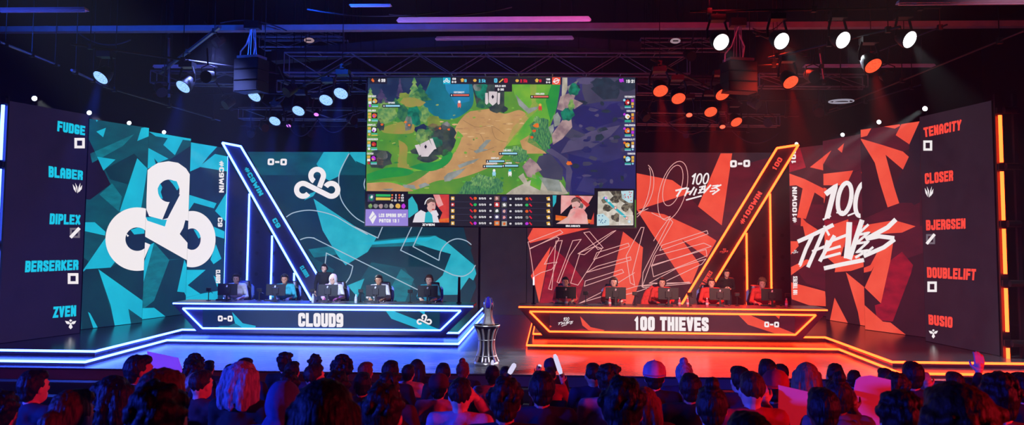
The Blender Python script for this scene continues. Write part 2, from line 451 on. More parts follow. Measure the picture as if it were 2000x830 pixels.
t, sh = led_wall('teal screen with the looped middle of the giant white logo', (291,257), (373,271))
full(sh, TEAL_D)
sh.poly([(288,262),(373,272),(373,340),(288,300)], TEAL, 2); sh.poly([(331,312),(375,283),(375,340),(350,330)], NAVY, 3)
sh.poly([(293,478),(301,474),(330,507),(359,505),(350,510),(318,560),(301,587),(278,605),(276,552)], TEAL_M, 2)
sh.poly([(330.6,508),(359,505),(346,571),(360,571),(375,590),(375,625),(326,625),(282,603),(301,587)], TEAL_D, 3)
for p in ([(289,256),(304,258),(345,266),(375,270),(375,275),(329,270),(304,266)], [(327.5,270),(357,273),(341.6,303),(319,283)],
          [(288,288),(329,310),(308.7,318),(301,309),(304.6,321),(287.7,330),(284,330)], [(293.6,477.6),(301,474),(280,552),(275,530)],
          [(270,602),(301,601),(326,620),(276,628)], [(346,569.5),(360,507),(366,520),(366,585),(360,571)]):
    sh.poly(p, CYAN, 4)
body = [(276,403.5),(286,410),(286,334),(296,325.7),(308.7,318),(329,314.8),(348,318),(363.5,329),(371.4,341.4),(378,380),(378,415),(378,508),(365,508),(359,505),(276,458),(276,424)]
sh.poly(body, WHITE, 5, 'logo')
sh.poly(arc(329.7,372.7,21,22,0,360,26), NAVY, 6); sh.poly([(309,378),(308,368),(313,358),(317,366),(314,375),(318,388),(314,388)], CYAN, 7); sh.poly([(330,351),(345,354),(350,366),(346,372),(338,360)], CYAN, 7)
sh.poly([(346,378),(351.5,380),(327.5,426),(317,429),(330.5,396)], NAVY, 6)
sh.poly([(284,404),(291,422),(317,429),(326,429),(322,442.5),(288,431),(284,422)], CYAN, 6); sh.poly([(284,404),(291,422),(296,424),(284,424)], NAVY, 7)
sh.poly([(280,472),(293.6,477.6),(279,512),(270,512),(270,472)], WHITE, 5, 'logo')
sh.poly([(362,430),(358,445),(351,457),(367,475),(372,470),(372,432)], NAVY, 6)
sh.build(t)

t, sh = led_wall('teal screen with the right ring of the giant white logo, beside the blue neon beam', (373,278), (445,290))
full(sh, TEAL_D)
sh.poly([(373,335),(390,327),(420,340),(443,335),(441,378),(423,397),(370,380)], NAVY, 2)
for p in ([(370,277),(424.6,286),(407,305),(390,326.7),(371,335)], [(388.6,325.7),(420,300.6),(446,306),(445,335)], [(370,380.6),(423,397),(418,407),(379,396),(368,412)],
          [(441,378),(420,412),(438.7,430.7),(450,430),(450,378)], [(417,442.5),(438.7,452),(437.8,466),(421,461)], [(421.5,477),(432.5,505),(417,516),(411,507)],
          [(360,507),(363.5,527),(401.8,527),(366.7,557),(391.7,574),(360,582),(360,571),(346,569.5)], [(355,583.6),(398,572.6),(426,568),(424.6,590),(384,590),(355,590)], [(417,538),(425,545),(432,556),(424,560)]):
    sh.poly(p, CYAN, 3)
sh.poly(arc(375,467,18,22,0,360,26), NAVY, 4); sh.poly([(378,448),(386,450),(393,462),(388,466)], CYAN, 5)
for q in ring(375,467,46,17,55,21): sh.poly(q, WHITE, 6, 'logo')
sh.text('#C9WIN', vtext(428,314,437.3,376), WHITE, 5, w=.24, cw=.72); sh.text('C9', vtext(425.5,425,434.5,443), WHITE, 5, w=.24, cw=.72); sh.text('CLOUD9', vtext(421.5,527,430.5,553), WHITE, 5, w=.2, cw=.42, gap=.05)
sh.build(t)

# ------------------------------------------------ back wall screens
YB = 28.4
def back_screen(label, x0, x1, z0=0.9, z1=6.35):
    t = thing('led_wall', label, 'led screen', ((x0+x1)/2, YB, z0))
    mb = MB(); mb.box(((x0+x1)/2, YB+.08, (z0+z1)/2), (x1-x0, .16, z1-z0))
    for u in (.1,.5,.9): mb.box((x0+(x1-x0)*u, YB+.2, (z0+z1)/2), (.08,.08,z1-z0))
    mb.build('cabinet', CASE, t)
    sh = Sheet((x0,YB,z0), (0,-1,0), [proj((x0,YB,z1)), proj((x1,YB,z1)), proj((x1,YB,z0)), proj((x0,YB,z0))])
    return t, sh
XL0, XL1 = onY(445,400,YB).x, onY(934,500,YB).x
XC0, XC1 = onY(938.5,500,YB).x, onY(1028,500,YB).x
XR0, XR1 = onY(1029,500,YB).x, onY(1546,400,YB).x
k3 = lambda pts: [(x/4.15+400, y/4.15+260) for x, y in pts]
k4 = lambda pts: [(x/2.766+400, y/2.766+440) for x, y in pts]
k5 = lambda pts: [(x/2.44+1010, y/2.44+270) for x, y in pts]
t, sh = back_screen('wide teal rear screen with white outlines and a small logo, behind the blue desk', XL0, XL1)
full(sh, INK_C)
sh.poly([(440,290),(903,290),(905,443),(914,478),(922,484),(919,487),(931,528),(927,547),(930,560),(912,605),(905,680),(440,680)], TEAL_D, 2)
sh.poly([(440,290),(720,290),(720,342),(440,342)], TEAL, 3)
sh.poly(k4([(560,130),(820,92),(1150,58),(1250,56),(1300,95),(1180,110),(900,118),(700,160),(590,175)]), TEAL_M, 3)
sh.poly(k4([(420,60),(560,160),(700,240),(640,330),(520,300)]), TEAL, 3)
sh.poly(k4([(900,200),(1080,230),(1140,330),(1100,420),(880,420),(830,310)]), TEAL, 3)
sh.poly(k4([(1060,235),(1130,290),(1080,420),(960,420)]), TEAL_M, 4)
CY2 = glow('screen_soft_cyan', '2FB9CC', 1, '1FA6BD', scale=2, grain=.06)
for p in (k3([(965,150),(1175,150),(1085,350),(1010,385),(980,370),(905,250)]), k3([(1172,165),(1180,150),(1320,150),(1320,265),(1222,225),(1230,243)]),
          [(612.5,388),(713,455),(736,463),(718,492),(675,518),(660,500),(630,450)], k4([(1240,56),(1300,85),(1455,215),(1467,262),(1450,298),(1428,282),(1365,375),(1165,378),(1285,270),(1330,155),(1240,130),(1130,95)]),
          k4([(770,325),(862,288),(825,388)]), k3([(805,545),(850,490),(905,470),(880,510)])):
    sh.poly(p, CY2, 5)
sh.poly(k4([(800,100),(1150,66),(1240,64),(1200,85),(900,105)]), CYAN, 5)
O = lambda pts, sm=True: sh.line(spline(pts) if sm else pts, 1.9, OUTL_B, 6, grp='outline_art')
O(k3([(1170,165),(1100,300),(1085,390),(1100,520),(1150,610),(1230,690),(1330,745)]))
O(k3([(660,680),(720,645),(830,625),(930,635),(1050,670),(1180,745),(1320,822)])+k4([(810,8)])); O(k4([(810,8),(935,68),(960,8)]), False)
O(k4([(515,78),(550,67),(590,70),(640,95)])+k4([(1150,348)]), True); O(k4([(650,210),(657,150),(800,220)]), False); O(k4([(800,220),(785,275),(755,320)]))
O(k4([(1122,0),(1058,135),(1340,268)]), False); O(k4([(1340,268),(1395,275),(1440,250),(1462,215)])); O(k4([(1175,8),(1125,115),(1265,190)]), False)
O(k4([(1265,190),(1275,140),(1310,95),(1360,73),(1410,83),(1440,105)])); O([(714,348),(711,360),(714,372)])
cloud_logo(sh, 619, 357.5, 1.0, WHITE, 7)
sh.text('0-0', [(523,309.5),(560.5,310),(560,323),(522.5,322.5)], WHITE, 7, w=.3, cw=.95, gap=.1)
sh.build(t)
t, sh = back_screen('narrow dark grey blank rear screen in the middle, behind the trophy', XC0, XC1)
full(sh, INK_C); sh.build(t)

t, sh = back_screen('wide maroon rear screen with pink scribble outlines and brushed logo, behind the red desk', XR0, XR1)
full(sh, INK_C)
sh.poly([(1031,440),(1600,280),(1600,690),(1060,690),(1055,594),(1045,557),(1037,532),(1031,471)], MAROON, 2)
sh.poly(k5([(565,345),(700,365),(880,445),(780,480),(640,520),(590,670),(600,520),(505,445),(430,430),(430,300)]), MAR_D, 3)
sh.poly(k5([(565,60),(965,60),(945,130),(865,325),(740,200),(565,165)]), MAR_D, 3); sh.poly(k5([(600,650),(700,560),(780,690),(840,800),(560,800)]), MAR_D, 3)
sh.poly(k5([(105,800),(165,515),(250,590),(320,680),(285,800)]), REDM, 4)
for p in (k5([(50,475),(75,428),(345,430),(200,465),(60,500)]), k5([(65,655),(160,515),(105,785),(85,700)]), k5([(505,445),(600,520),(590,660),(545,800),(425,800)]),
          k5([(570,340),(700,362),(880,445),(950,488),(905,570),(785,482),(870,600),(832,692),(800,690),(640,450)]), k5([(970,72),(1025,72),(975,415),(862,325),(945,130)]),
          k5([(562,165),(740,200),(825,262),(690,305),(562,345)])):
    sh.poly(p, CORAL, 5)
O = lambda pts, cl=False: sh.line(k5(pts), 1.3, OUTL_R, 6, cl, 'outline_art')
O(arc(742,250,62,145,0,360,30,16), True); O(arc(742,225,42,100,0,360,26,16), True); O(arc(585,255,42,130,-70,100,18,14)); O(arc(585,240,62,120,-80,70,18,14))
O([(565,365),(600,345),(625,335),(590,350)]); O([(640,355),(700,385),(730,372),(720,385),(680,440),(650,490)])
for q in ([(52,495),(205,437),(218,450),(60,528)], [(60,525),(190,470),(200,478),(130,600),(190,590),(165,625),(115,640),(80,660)], [(185,490),(215,487),(150,718),(165,722)], [(265,488),(305,482),(250,560),(200,690),(190,685)],
          [(300,545),(370,515),(405,525),(290,700),(255,690)], [(318,450),(345,445),(410,522),(385,530)], [(470,440),(320,555),(290,550),(455,445)], [(380,545),(530,500),(535,515),(365,578)], [(380,610),(540,565),(543,580),(330,640)],
          [(325,680),(500,625),(508,640),(320,705)], [(590,425),(605,425),(550,640),(560,700),(540,690),(520,560)], [(730,385),(742,400),(650,560),(595,710),(600,640)],
          [(690,510),(905,440),(910,455),(680,535)], [(660,560),(890,500),(925,515),(640,610)], [(640,605),(900,530),(905,560),(650,660)], [(630,690),(760,620),(900,575),(880,600),(690,690)], [(600,705),(820,685),(825,692),(600,712)]):
    O(q, True)
O([(280,795),(430,720),(560,640)]); O([(300,785),(570,705),(690,690),(820,688)]); O([(430,765),(560,735),(620,715)])
thieves_logo(sh, 1363, 365, 91, WHITE, 8)
sh.text('0-0', [(1426,313),(1465,312),(1465,326),(1426,327)], WHITE, 8, w=.3, cw=.95, gap=.1)
sh.build(t)

# ------------------------------------------------ right side wall
k7 = lambda pts: [(x/3.191+1530, y/3.191+180) for x, y in pts]
k8 = lambda pts: [(x/2.677+1530, y/2.677+430) for x, y in pts]
t, sh = led_wall('maroon shard-pattern screen beside the orange neon beam, with narrow upright lettering along its edge', (1541,291), (1606.8,283))
full(sh, MAR_D)
sh.poly(k7([(20,380),(100,335),(140,470),(38,500)]), REDM, 2); sh.poly(k8([(38,220),(150,200),(260,240),(250,380),(120,330)]), MAROON, 2); sh.poly(k7([(130,700),(260,700),(260,830),(60,830)]), MAROON, 2)
for p in (k7([(20,500),(60,515),(130,540),(260,605),(260,668),(195,625),(140,790),(85,780),(120,600),(80,580),(20,585)]), k7([(110,775),(165,835),(108,835)]),
          k8([(95,-5),(180,50),(115,90)]), k8([(30,110),(75,110),(80,135),(30,190)]), k8([(30,250),(120,205),(150,210),(30,295)]), k8([(30,322),(218,372),(225,450),(135,445),(30,408)]), k7([(165,468),(300,362),(260,450),(260,490)])):
    sh.poly(p, CORAL, 3)
sh.text('100', vtext(1545.5,290.5,1554.5,319,False), WHITE, 5, w=.26, cw=.7); sh.text('#100WIN', vtext(1547.5,365,1556.5,435,False), WHITE, 5, w=.24, cw=.68); sh.text('100 THIEVES', vtext(1549,539.5,1557.5,576,False), WHITE, 5, w=.2, cw=.42, gap=.05)
thieves_logo(sh, 1552.5, 492, 13, WHITE, 5)
TH = [([(75,112),(130,88),(262,24)],21),([(152,80),(118,150),(86,236)],19),([(212,52),(170,150),(128,246)],20),([(268,80),(225,150),(190,216)],20),([(150,164),(250,124)],14),([(212,28),(240,80)],12),
      ([(232,105),(205,200)],18),([(232,116),(330,78)],15),([(218,160),(300,136)],14),([(204,198),(300,172)],14),([(345,10),(340,110),(330,200)],30),([(412,-2),(385,80),(345,205)],26),
      ([(445,22),(385,78),(445,66),(380,122),(442,114),(386,166),(440,158),(376,196)],13),([(588,-4),(545,38),(430,100)],24),([(432,98),(500,84),(580,94)],22),([(582,100),(525,142),(420,188)],22),
      ([(470,140),(440,165)],12),([(212,252),(300,232),(422,208)],22),([(86,238),(90,243)],8)]
HU = [([(262,636),(322,592),(272,785)],33),([(246,795),(296,770)],12),(arc(382,662,40,98,0,360,26,10),27),(arc(492,668,40,104,80,290,22,10),27),([(330,752),(372,742)],10),([(400,770),(446,752)],10)]
def big_mark(sh, layer):
    for pts, w in TH: sh.line(k8(pts), w/2.677, WHITE, layer, grp='logo')
    for pts, w in HU: sh.line(k7(pts), w/3.191, WHITE, layer, grp='logo')
big_mark(sh, 6); sh.build(t)
t, sh = led_wall('maroon shard-pattern screen with the brushed white digits, second from the orange neon beam', (1606.8,275.6), (1681,262))
full(sh, MAR_D)
sh.poly(k7([(245,300),(482,255),(482,480),(420,500),(300,480),(248,440)]), MAROON, 2); sh.poly(k7([(300,560),(490,480),(500,830),(240,830)]), MAROON, 2); sh.poly(k8([(210,0),(440,0),(440,120),(210,160)]), REDM, 2)
sh.poly(k8([(210,330),(268,270),(330,275),(390,480),(405,560),(340,550),(268,405),(240,540),(210,540)]), MAR_D, 3)
for p in (k7([(160,468),(300,362),(248,450),(248,490)]), k7([(338,355),(378,318),(365,378)]), k7([(240,510),(435,488),(392,580),(240,580)]), k7([(235,590),(270,600),(255,690),(235,700)]), k7([(495,485),(500,540),(484,500)]),
          k8([(210,40),(340,-5),(330,90),(300,190),(390,180),(430,240),(355,265),(268,272),(275,235),(210,180)]), k8([(327,272),(425,352),(440,455),(440,580),(405,565),(390,480)]), k8([(268,405),(345,552),(240,540)])):
    sh.poly(p, CORAL, 4)
big_mark(sh, 6); sh.build(t)
t, sh = led_wall('maroon screen with a huge coral arrow shard, next to the red team name column', (1681,253.6), (1796,237))
full(sh, MAR_D)
sh.poly(k7([(482,240),(850,182),(850,330),(745,370),(480,290)]), MAROON, 2); sh.poly(k7([(725,690),(800,640),(850,690),(850,840),(480,840),(500,790)]), MAROON, 2); sh.poly(k8([(420,40),(730,30),(730,170),(430,280)]), MAROON, 2)
sh.poly(k7([(852,180),(785,325),(782,403),(690,590),(722,690),(800,690),(815,705),(852,685)]), INK_R, 3); sh.poly(k8([(675,262),(740,255),(740,660),(640,600),(560,535),(665,285)]), MAR_D, 3)
sh.poly(k8([(620,165),(678,235),(668,275),(572,530),(490,522),(478,445),(510,435),(560,210)]), REDM, 4)
for p in (k7([(470,235),(550,222),(522,272),(470,285)]), k7([(605,210),(725,198),(727,210),(695,227)]), k7([(735,200),(852,175),(785,325),(700,268)]), k7([(478,288),(620,330),(745,370),(782,403),(745,482),(637,390),(690,590),(722,692),(650,718),(600,560),(570,440)]),
          k8([(400,30),(580,0),(692,32),(620,65),(500,72),(400,60)]), k8([(575,110),(560,210),(510,435),(425,352),(475,240),(460,265),(420,275),(418,250),(455,235),(500,150)]), k8([(420,440),(520,530),(560,535),(648,605),(640,630),(530,600),(420,580)])):
    sh.poly(p, CORAL, 5)
for pts, w in TH: sh.line(k8(pts), w/2.677, WHITE, 7, grp='logo')
sh.build(t)
t, sh = led_wall('dark screen column listing five red player names, at the outer end of the red side', (1796,228.6), (1936,196.3))
full(sh, INK_R)
for s, q in (('TENACITY', k7([(872,222),(1110,170),(1107,236),(878,282)])), ('CLOSER', k7([(880,506),(1058,486),(1058,552),(883,574)])), ('BJERGSEN', k7([(888,797),(1135,786),(1135,850),(890,862)])),
             ('DOUBLELIFT', k8([(750,245),(1008,255),(1004,315),(752,300)])), ('BUSIO', k8([(758,493),(885,506),(884,564),(760,545)]))):
    sh.text(s, q, CORAL_B, 3, w=.235, cw=.56, gap=.06)
role_icon(sh, 'ring', (1803,273.5,1821,295), WHITE); role_icon(sh, 'claw', (1806,364,1823,386), WHITE); role_icon(sh, 'mid', (1808,456,1827,478), WHITE); role_icon(sh, 'ring', (1811,549,1830,571), WHITE); role_icon(sh, 'wing', (1814,643,1832,661), WHITE)
sh.build(t)

# ------------------------------------------------ neon gantries (slanted beams with tube lights)
YG = 27.2
def gantry(side):
    B = side < 0; neon = NEON_B if B else NEON_R
    if B:
        quad = [(435,279),(471,286),(627,548),(608,585)]; out = [(435,279),(471,286),(626,545)]; base = (575,27.4)
        lab = 'slanted beam outlined in blue neon tubes, leaning over the left end of the blue desk'
        face = surf('gantry_face', '3A3A44', .35, var=.15)
    else:
        quad = [(1517,289.5),(1559,283),(1392,556),(1331,594)]; lab = 'slanted beam outlined in orange neon tubes, leaning over the right half of the red desk'
        face = surf('gantry_face', '3A3A44', .35, var=.15)
    P = [onY(x, y, YG) for x, y in quad]
    zb = .9 if True else 0
    # carry the beam on down to the stage, behind the desk
    if B: lo_out, lo_in = P[3]+(P[3]-P[0])*((P[3].z-1.18)/(P[0].z-P[3].z)), P[2]+(P[2]-P[1])*((P[2].z-1.18)/(P[1].z-P[2].z))
    else: lo_out, lo_in = P[3]+(P[3]-P[0])*((P[3].z-1.18)/(P[0].z-P[3].z)), P[2]+(P[2]-P[1])*((P[2].z-1.18)/(P[1].z-P[2].z))
    g = thing('neon_beam', lab, 'light beam', (((lo_out+lo_in)/2).x, YG, 1.14))
    body = [P[0], P[1], lo_in, lo_out]
    MB().prism(body, (0,.3,0)).build('beam_body', face, g, bevel=.01)
    off = Vector((0,-.035,0))
    for a, b in ((0,1),(1,'i'),(0,'o')):
        p = P[a]; q = P[b] if isinstance(b, int) else (lo_in if b == 'i' else lo_out)
        MB().tube(p+off, q+off, .034, n=8).build('neon_tube', neon, g)
    sh = Sheet((0,YG,0), (0,-1,0))
    if B:
        def along(s, a, b, hw_, **kw):   # text running down the beam
            d = Vector((b[0]-a[0], b[1]-a[1])).normalized(); nn = Vector((-d.y, d.x))*hw_
            sh.text(s, [(a[0]-nn.x,a[1]-nn.y),(b[0]-nn.x,b[1]-nn.y),(b[0]+nn.x,b[1]+nn.y),(a[0]+nn.x,a[1]+nn.y)], CYAN, 3, **kw)
        along('#C9WIN', (480,327), (511,381), 4.6, w=.26, cw=.72); along('C9', (535,427), (545,444), 4.6, w=.26, cw=.72); along('CLOUD9', (588.5,520), (601,540.5), 4.2, w=.2, cw=.42, gap=.05)
    else:
        def along(s, a, b, hw_, **kw):   # text running up the beam
            d = Vector((b[0]-a[0], b[1]-a[1])).normalized(); nn = Vector((d.y, -d.x))*hw_
            sh.text(s, [(a[0]+nn.x,a[1]+nn.y),(b[0]+nn.x,b[1]+nn.y),(b[0]-nn.x,b[1]-nn.y),(a[0]-nn.x,a[1]-nn.y)], CORAL_B, 3, **kw)
        along('100', (1511.5,331), (1525,308.5), 4.8, w=.26, cw=.72); along('#100WIN', (1447.5,437), (1485,375), 4.8, w=.25, cw=.7); along('100 THIEVES', (1369,562), (1389,530), 4.2, w=.2, cw=.42, gap=.05)
        thieves_logo(sh, 1414, 490, 17, CORAL_B, 3)
    sh.build(g)
    # upright tubes on a dark back panel
    if B:
        xs = [(443.5,305),(487,378),(531.5,460),(574.5,533)]; lab = 'row of upright blue neon tubes on a dark panel under the slanted beam'; pl = [(437,300),(612,590)]
        bm = surf('tube_panel', '2C2C36', .4, var=.15); yb = 28.05
    else:
        xs = [(1504,378),(1458,455)]; lab = 'pair of upright orange neon tubes on a dark panel under the slanted beam'; pl = [(1345,590),(1543,300)]
        bm = surf('tube_panel', '2C2C36', .4, var=.15); yb = 28.05
    x0, x1 = onY(pl[0][0], 450, yb).x, onY(pl[1][0], 450, yb).x; z0 = onY(pl[0][0], pl[0][1], yb).z
    f = thing('tube_light_frame', lab, 'stage light', ((x0+x1)/2, yb, 1.14))
    zt = onY(*((440,303) if B else (1541,300)), yb).z
    if B: poly = [(x0,yb,1.14),(x1,yb,1.14),(x0,yb,zt)]
    else: poly = [(x0,yb,1.14),(x1,yb,1.14),(x1,yb,zt)]
    MB().prism(poly, (0,.12,0)).build('back_panel', bm, f)
    for px, py in xs:
        p = onY(px, py, yb-.05); MB().tube(p, (p.x, p.y, 1.16), .032, n=8).build('neon_tube', neon, f)
    ring_m = surf('grommet', '101018', .5)
    for i, px in enumerate([x0+(x1-x0)*u for u in (.2,.38,.56)] if B else [x0+(x1-x0)*u for u in (.55,.74,.92)]):
        for zz in (2.2, 2.9, 3.6):
            lim = zt-(px-x0)/(x1-x0)*(zt-1.14) if B else 1.14+(px-x0)/(x1-x0)*(zt-1.14)
            if zz < lim-.4: MB().lathe([(.05,0),(.06,.02),(.03,.02)], 12, (px, yb-.005, zz), Matrix.Rotation(math.radians(90),3,'X')).build('cable_grommet', ring_m, f)
gantry(-1); gantry(1)
# ---------------------------------------------------------------- room shell
BLACKW = surf('black_painted_wall', '08080A', .85, var=.3)
FLOORM = surf('auditorium_carpet', '0B0B10', .9, var=.4, scale=40)
def struct(name, mb, m, **k):
    o = mb.build(name, m, **k); o['kind'] = 'structure'; return o
struct('floor', MB().box((0,13,-.1), (34,36,.2)), FLOORM)
struct('wall_back', MB().box((0,30.6,5.5), (34,.3,11)), BLACKW)
struct('wall_left', MB().box((-16.6,13,5.5), (.3,36,11)), BLACKW)
struct('wall_right', MB().box((16.6,13,5.5), (.3,36,11)), BLACKW)
struct('ceiling', MB().box((0,13,11.1), (34,36,.2)), BLACKW)
# seating terrace, one step per row, rising toward the camera
ROWS = [(15.0-i*1.0, None) for i in range(0, 16)]
def row_floor(y): return max(0.0, 1.95-.114*y)
ter = MB(); ROWY = [2.0+i*.95 for i in range(0, 11)]
for y in ROWY[::-1]:
    z = row_floor(y)
    ter.box((0, y, z/2), (30, .95, max(z,.02)))
struct('floor_terrace', ter, FLOORM)
# ---------------------------------------------------------------- stage
Z0, Z1, Z2 = .9, 1.01, 1.13
DECK = surf('polished_stage_deck', '6C6C76', .27, var=.15, scale=2, stretch=(.5,8,1), spec=.6)
DECK2 = surf('polished_dark_riser', '36363E', .2, var=.15, scale=2, spec=.6)
STEPM = surf('matte_black_step', '08080C', .7, var=.2)
stg = thing('stage', 'low glossy stage with two raised tiers edged in blue and orange neon', 'stage', (0,16.2,0))
MB().box((0,22.5,Z0/2), (28,12.6,Z0)).build('deck', DECK, stg)
for i in range(3): MB().box((0,16.2-.15-.3*i,(Z0-.22*(i+1))/2), (28,.3,Z0-.22*(i+1))).build('front_step', STEPM, stg)
TR = surf('step_edge_trim', '2A2A38', .4, var=.1)
for i in range(3): MB().box((0,16.2-.005-.3*i-(.3 if i else 0)*0,Z0-.22*i-.02), (28,.012,.03)).build('step_edge', TR, stg)
def plan(pts, z0, z1, name): MB().prism([(x,y,z0) for x, y in pts], (0,0,z1-z0)).build(name, DECK2, stg)
LI = dict(l1=[(-14,16.42),(-7.95,16.42),(-7.95,19.95),(-.97,19.95),(-.97,28.36),(-14,28.36)], l2=[(-14,17.05),(-8.1,17.05),(-8.1,21.12),(-1.1,21.12),(-1.1,28.35),(-14,28.35)])
RI = dict(l1=[(14,16.42),(7.78,16.42),(7.78,19.85),(.66,19.85),(.66,28.36),(14,28.36)], l2=[(14,17.05),(7.88,17.05),(7.88,21.12),(.78,21.12),(.78,28.35),(14,28.35)])
for D, neon in ((LI, NEON_B), (RI, NEON_R)):
    plan(D['l1'], Z0, Z1, 'lower_tier'); plan(D['l2'], Z1, Z2, 'upper_tier')
    for key, zt in (('l1', Z1), ('l2', Z2)):
        P = D[key]
        sg = 1 if P[0][0] < 0 else -1
        offs = [(0,-.012),(sg*.012,0),(0,-.012),(sg*.012,0)]
        for i in range(4):
            a, b = P[i], P[i+1]; ox, oy = offs[i]
            lo = (min(a[0],b[0])-abs(.012 if ox == 0 else 0), min(a[1],b[1])); 
            cx, cy = (a[0]+b[0])/2+ox, (a[1]+b[1])/2+oy
            MB().box((cx, cy, zt-.022), (abs(a[0]-b[0])+.03, abs(a[1]-b[1])+.03, .042)).build('neon_strip', neon, stg)
# ---------------------------------------------------------------- outer neon columns beside the name screens
def neon_column(px, segs, label, neon, side):
    base = onZ(segs[-1][0][0], segs[-1][0][1]+2, Z2) if False else None
    Y = 17.6; t = None
    ps = [(onY(a[0],a[1],Y), onY(b[0],b[1],Y)) for a, b in segs]
    x = ps[0][0].x
    t = thing('neon_column', label, 'light column', (x, Y, Z2))
    frame = surf('column_frame', '120C10', .4, var=.2)
    MB().box((x+side*.02, Y+.1, (Z2+6.5)/2), (.16,.06,6.5-Z2)).box((x+side*.34, Y+.1, (Z2+6.5)/2), (.08,.08,6.5-Z2)).build('post', frame, t)
    for a, b in ps:
        MB().tube((x,Y,a.z), (x,Y,b.z), .036, n=8).build('neon_tube', neon, t)
    for i in range(len(ps)):
        z = ps[i][0].z+.1
        MB().box((x+side*.18, Y+.06, z), (.46,.12,.12)).tube((x+side*.05,Y-.06,z), (x+side*.3,Y-.06,z), .07, n=8).build('bracket', frame, t)
neon_column(1953, [((1953,225),(1955,317)),((1955,335),(1959,430)),((1960,447),(1964,535)),((1965,563),(1969,648)),((1969,680),(1971,704))], 'column of stacked orange neon tubes at the outer edge of the red name screen', NEON_R, 1)
neon_column(4, [((6,205),(4,312)),((4,330),(2,470)),((1,490),(0,640))], 'column of stacked blue neon tubes at the outer edge of the blue name screen', NEON_B, -1)
# ---------------------------------------------------------------- desks
YD = 20.55; ZD = 1.84
DESK_B = surf('desk_grey_lacquer', '464650', .28, var=.08); DESK_R = DESK_B
SCR_B = glow('desk_screen_blue', '0A2C55', 1, '0B2748', scale=2, grain=.1); SCR_R = glow('desk_screen_red', '4B2030', 1, '421B2A', scale=2, grain=.15)
def desk(B):
    if B:
        tl, tr, br, bl = (338,594.5),(924,597),(868,651),(386,648); fr = [(357,602.3),(900,606.6),(860,645),(395.5,641)]; neon, m = NEON_B, DESK_B
        lab = 'long blue-lit team desk with a white-lettered front screen and five players behind'
        area = [(396,604),(859,607),(859,644),(396,641)]
    else:
        tl, tr, br, bl = (1013,598.5),(1616,605.5),(1566,660),(1062,654); fr = [(1034.6,608.4),(1593.6,615.4),(1553.6,653.8),(1073,647.4)]; neon, m = NEON_R, DESK_R
        lab = 'long red-lit team desk with a white-lettered front screen and five players behind'
        area = [(1073.6,608.5),(1552.6,615),(1552.6,653),(1073.6,647)]
    xa, xb = onY(*tl, YD).x, onY(*tr, YD).x; xc, xd = onY(*bl, YD).x, onY(*br, YD).x; zb = 1.10
    t = thing('team_desk', lab, 'desk', ((xa+xb)/2, YD+.5, Z2))
    MB().prism([(xa,YD,ZD-.06),(xb,YD,ZD-.06),(xb,YD+.92,ZD-.06),(xa,YD+.92,ZD-.06)], (0,0,.06)).build('desk_top', m, t)
    # flared body: full width above, narrower below
    MB().add([(xa,YD+.015,ZD-.06),(xb,YD+.015,ZD-.06),(xd,YD+.015,zb),(xc,YD+.015,zb),(xa+.1,YD+.7,ZD-.06),(xb-.1,YD+.7,ZD-.06),(xd-.1,YD+.55,zb),(xc+.1,YD+.55,zb)],
             [(0,1,2,3),(7,6,5,4),(0,4,5,1),(3,2,6,7),(0,3,7,4),(1,5,6,2)]).build('front_panel', m, t)
    MB().box(((xc+xd)/2, YD+.83, (Z2+ZD-.1)/2), (xd-xc-.3, .4, ZD-.1-Z2)).build('plinth', m, t)
    p = [onY(x, y, YD-.012) for x, y in (tl, tr)]
    MB().box(((xa+xb)/2, YD-.008, ZD-.03), (xb-xa, .03, .034)).build('neon_strip', neon, t)
    F = [onY(x, y, YD-.015) for x, y in fr]
    for i in range(4): MB().tube(F[i], F[(i+1)%4], .021, n=8).build('neon_strip', neon, t)
    sh = Sheet((0,YD+.012,0), (0,-1,0), area); full(sh, SCR_B if B else SCR_R)
    if B:
        q5 = lambda pts: [(x/5.93+400, y/5.93+520) for x, y in pts]; q6 = lambda pts: [(x/4.15+680, y/4.15+520) for x, y in pts]
        sh.poly(q6([(270,362),(560,362),(780,362),(780,540),(500,510)]), TEAL_D, 2)
        for p in (q5([(316,530),(440,660),(590,690),(585,715),(440,715),(350,660)]), q6([(300,355),(350,355),(560,438),(745,515),(745,525),(580,510),(350,425)]), q6([(560,355),(622,355),(620,395)])): sh.poly(p, CYAN, 3)
        sh.poly(q5([(150,715),(170,690),(280,690),(350,660),(440,720)]), TEAL_M, 2)
        sh.text('CLOUD9', [(582.5,611),(670.5,612),(670.5,639),(582.5,638)], WHITE, 5, w=.25, cw=.6, gap=.05); sh.text('0-0', [(425.5,616.2),(454,616.6),(454,628),(425.5,627.5)], WHITE, 5, w=.3, cw=.95, gap=.12)
        cloud_logo(sh, 828.5, 624, .33, WHITE, 5)
    else:
        q = lambda pts: [(x/3.125+1000, y/3.125+570) for x, y in pts]
        sh.poly(q([(1350,120),(1740,120),(1740,262),(1540,250),(1500,210)]), MAROON, 2); sh.poly(q([(225,120),(415,130),(440,250),(225,250)]), MAROON, 2)
        for p in (q([(415,148),(480,215),(565,233),(550,245),(480,245),(430,205)]), q([(1365,125),(1440,136),(1590,200),(1735,258),(1735,266),(1600,252),(1440,200)]), q([(1590,130),(1640,132),(1630,166)]), q([(230,203),(244,212),(230,218)])): sh.poly(p, CORAL, 3)
        sh.poly(q([(340,240),(430,225),(520,245),(480,250),(340,250)]), REDM, 3)
        sh.text('100 THIEVES', [(1239.4,617.8),(1384,619.7),(1384,647),(1239.4,645.5)], WHITE, 5, w=.245, cw=.56, gap=.055); sh.text('0-0', [(1492.8,628),(1521.6,628.4),(1521.6,639.4),(1492.8,639)], WHITE, 5, w=.3, cw=.95, gap=.12)
        thieves_logo(sh, 1104.5, 628.5, 30, WHITE, 5)
    sh.build(t)
    return xa, xb
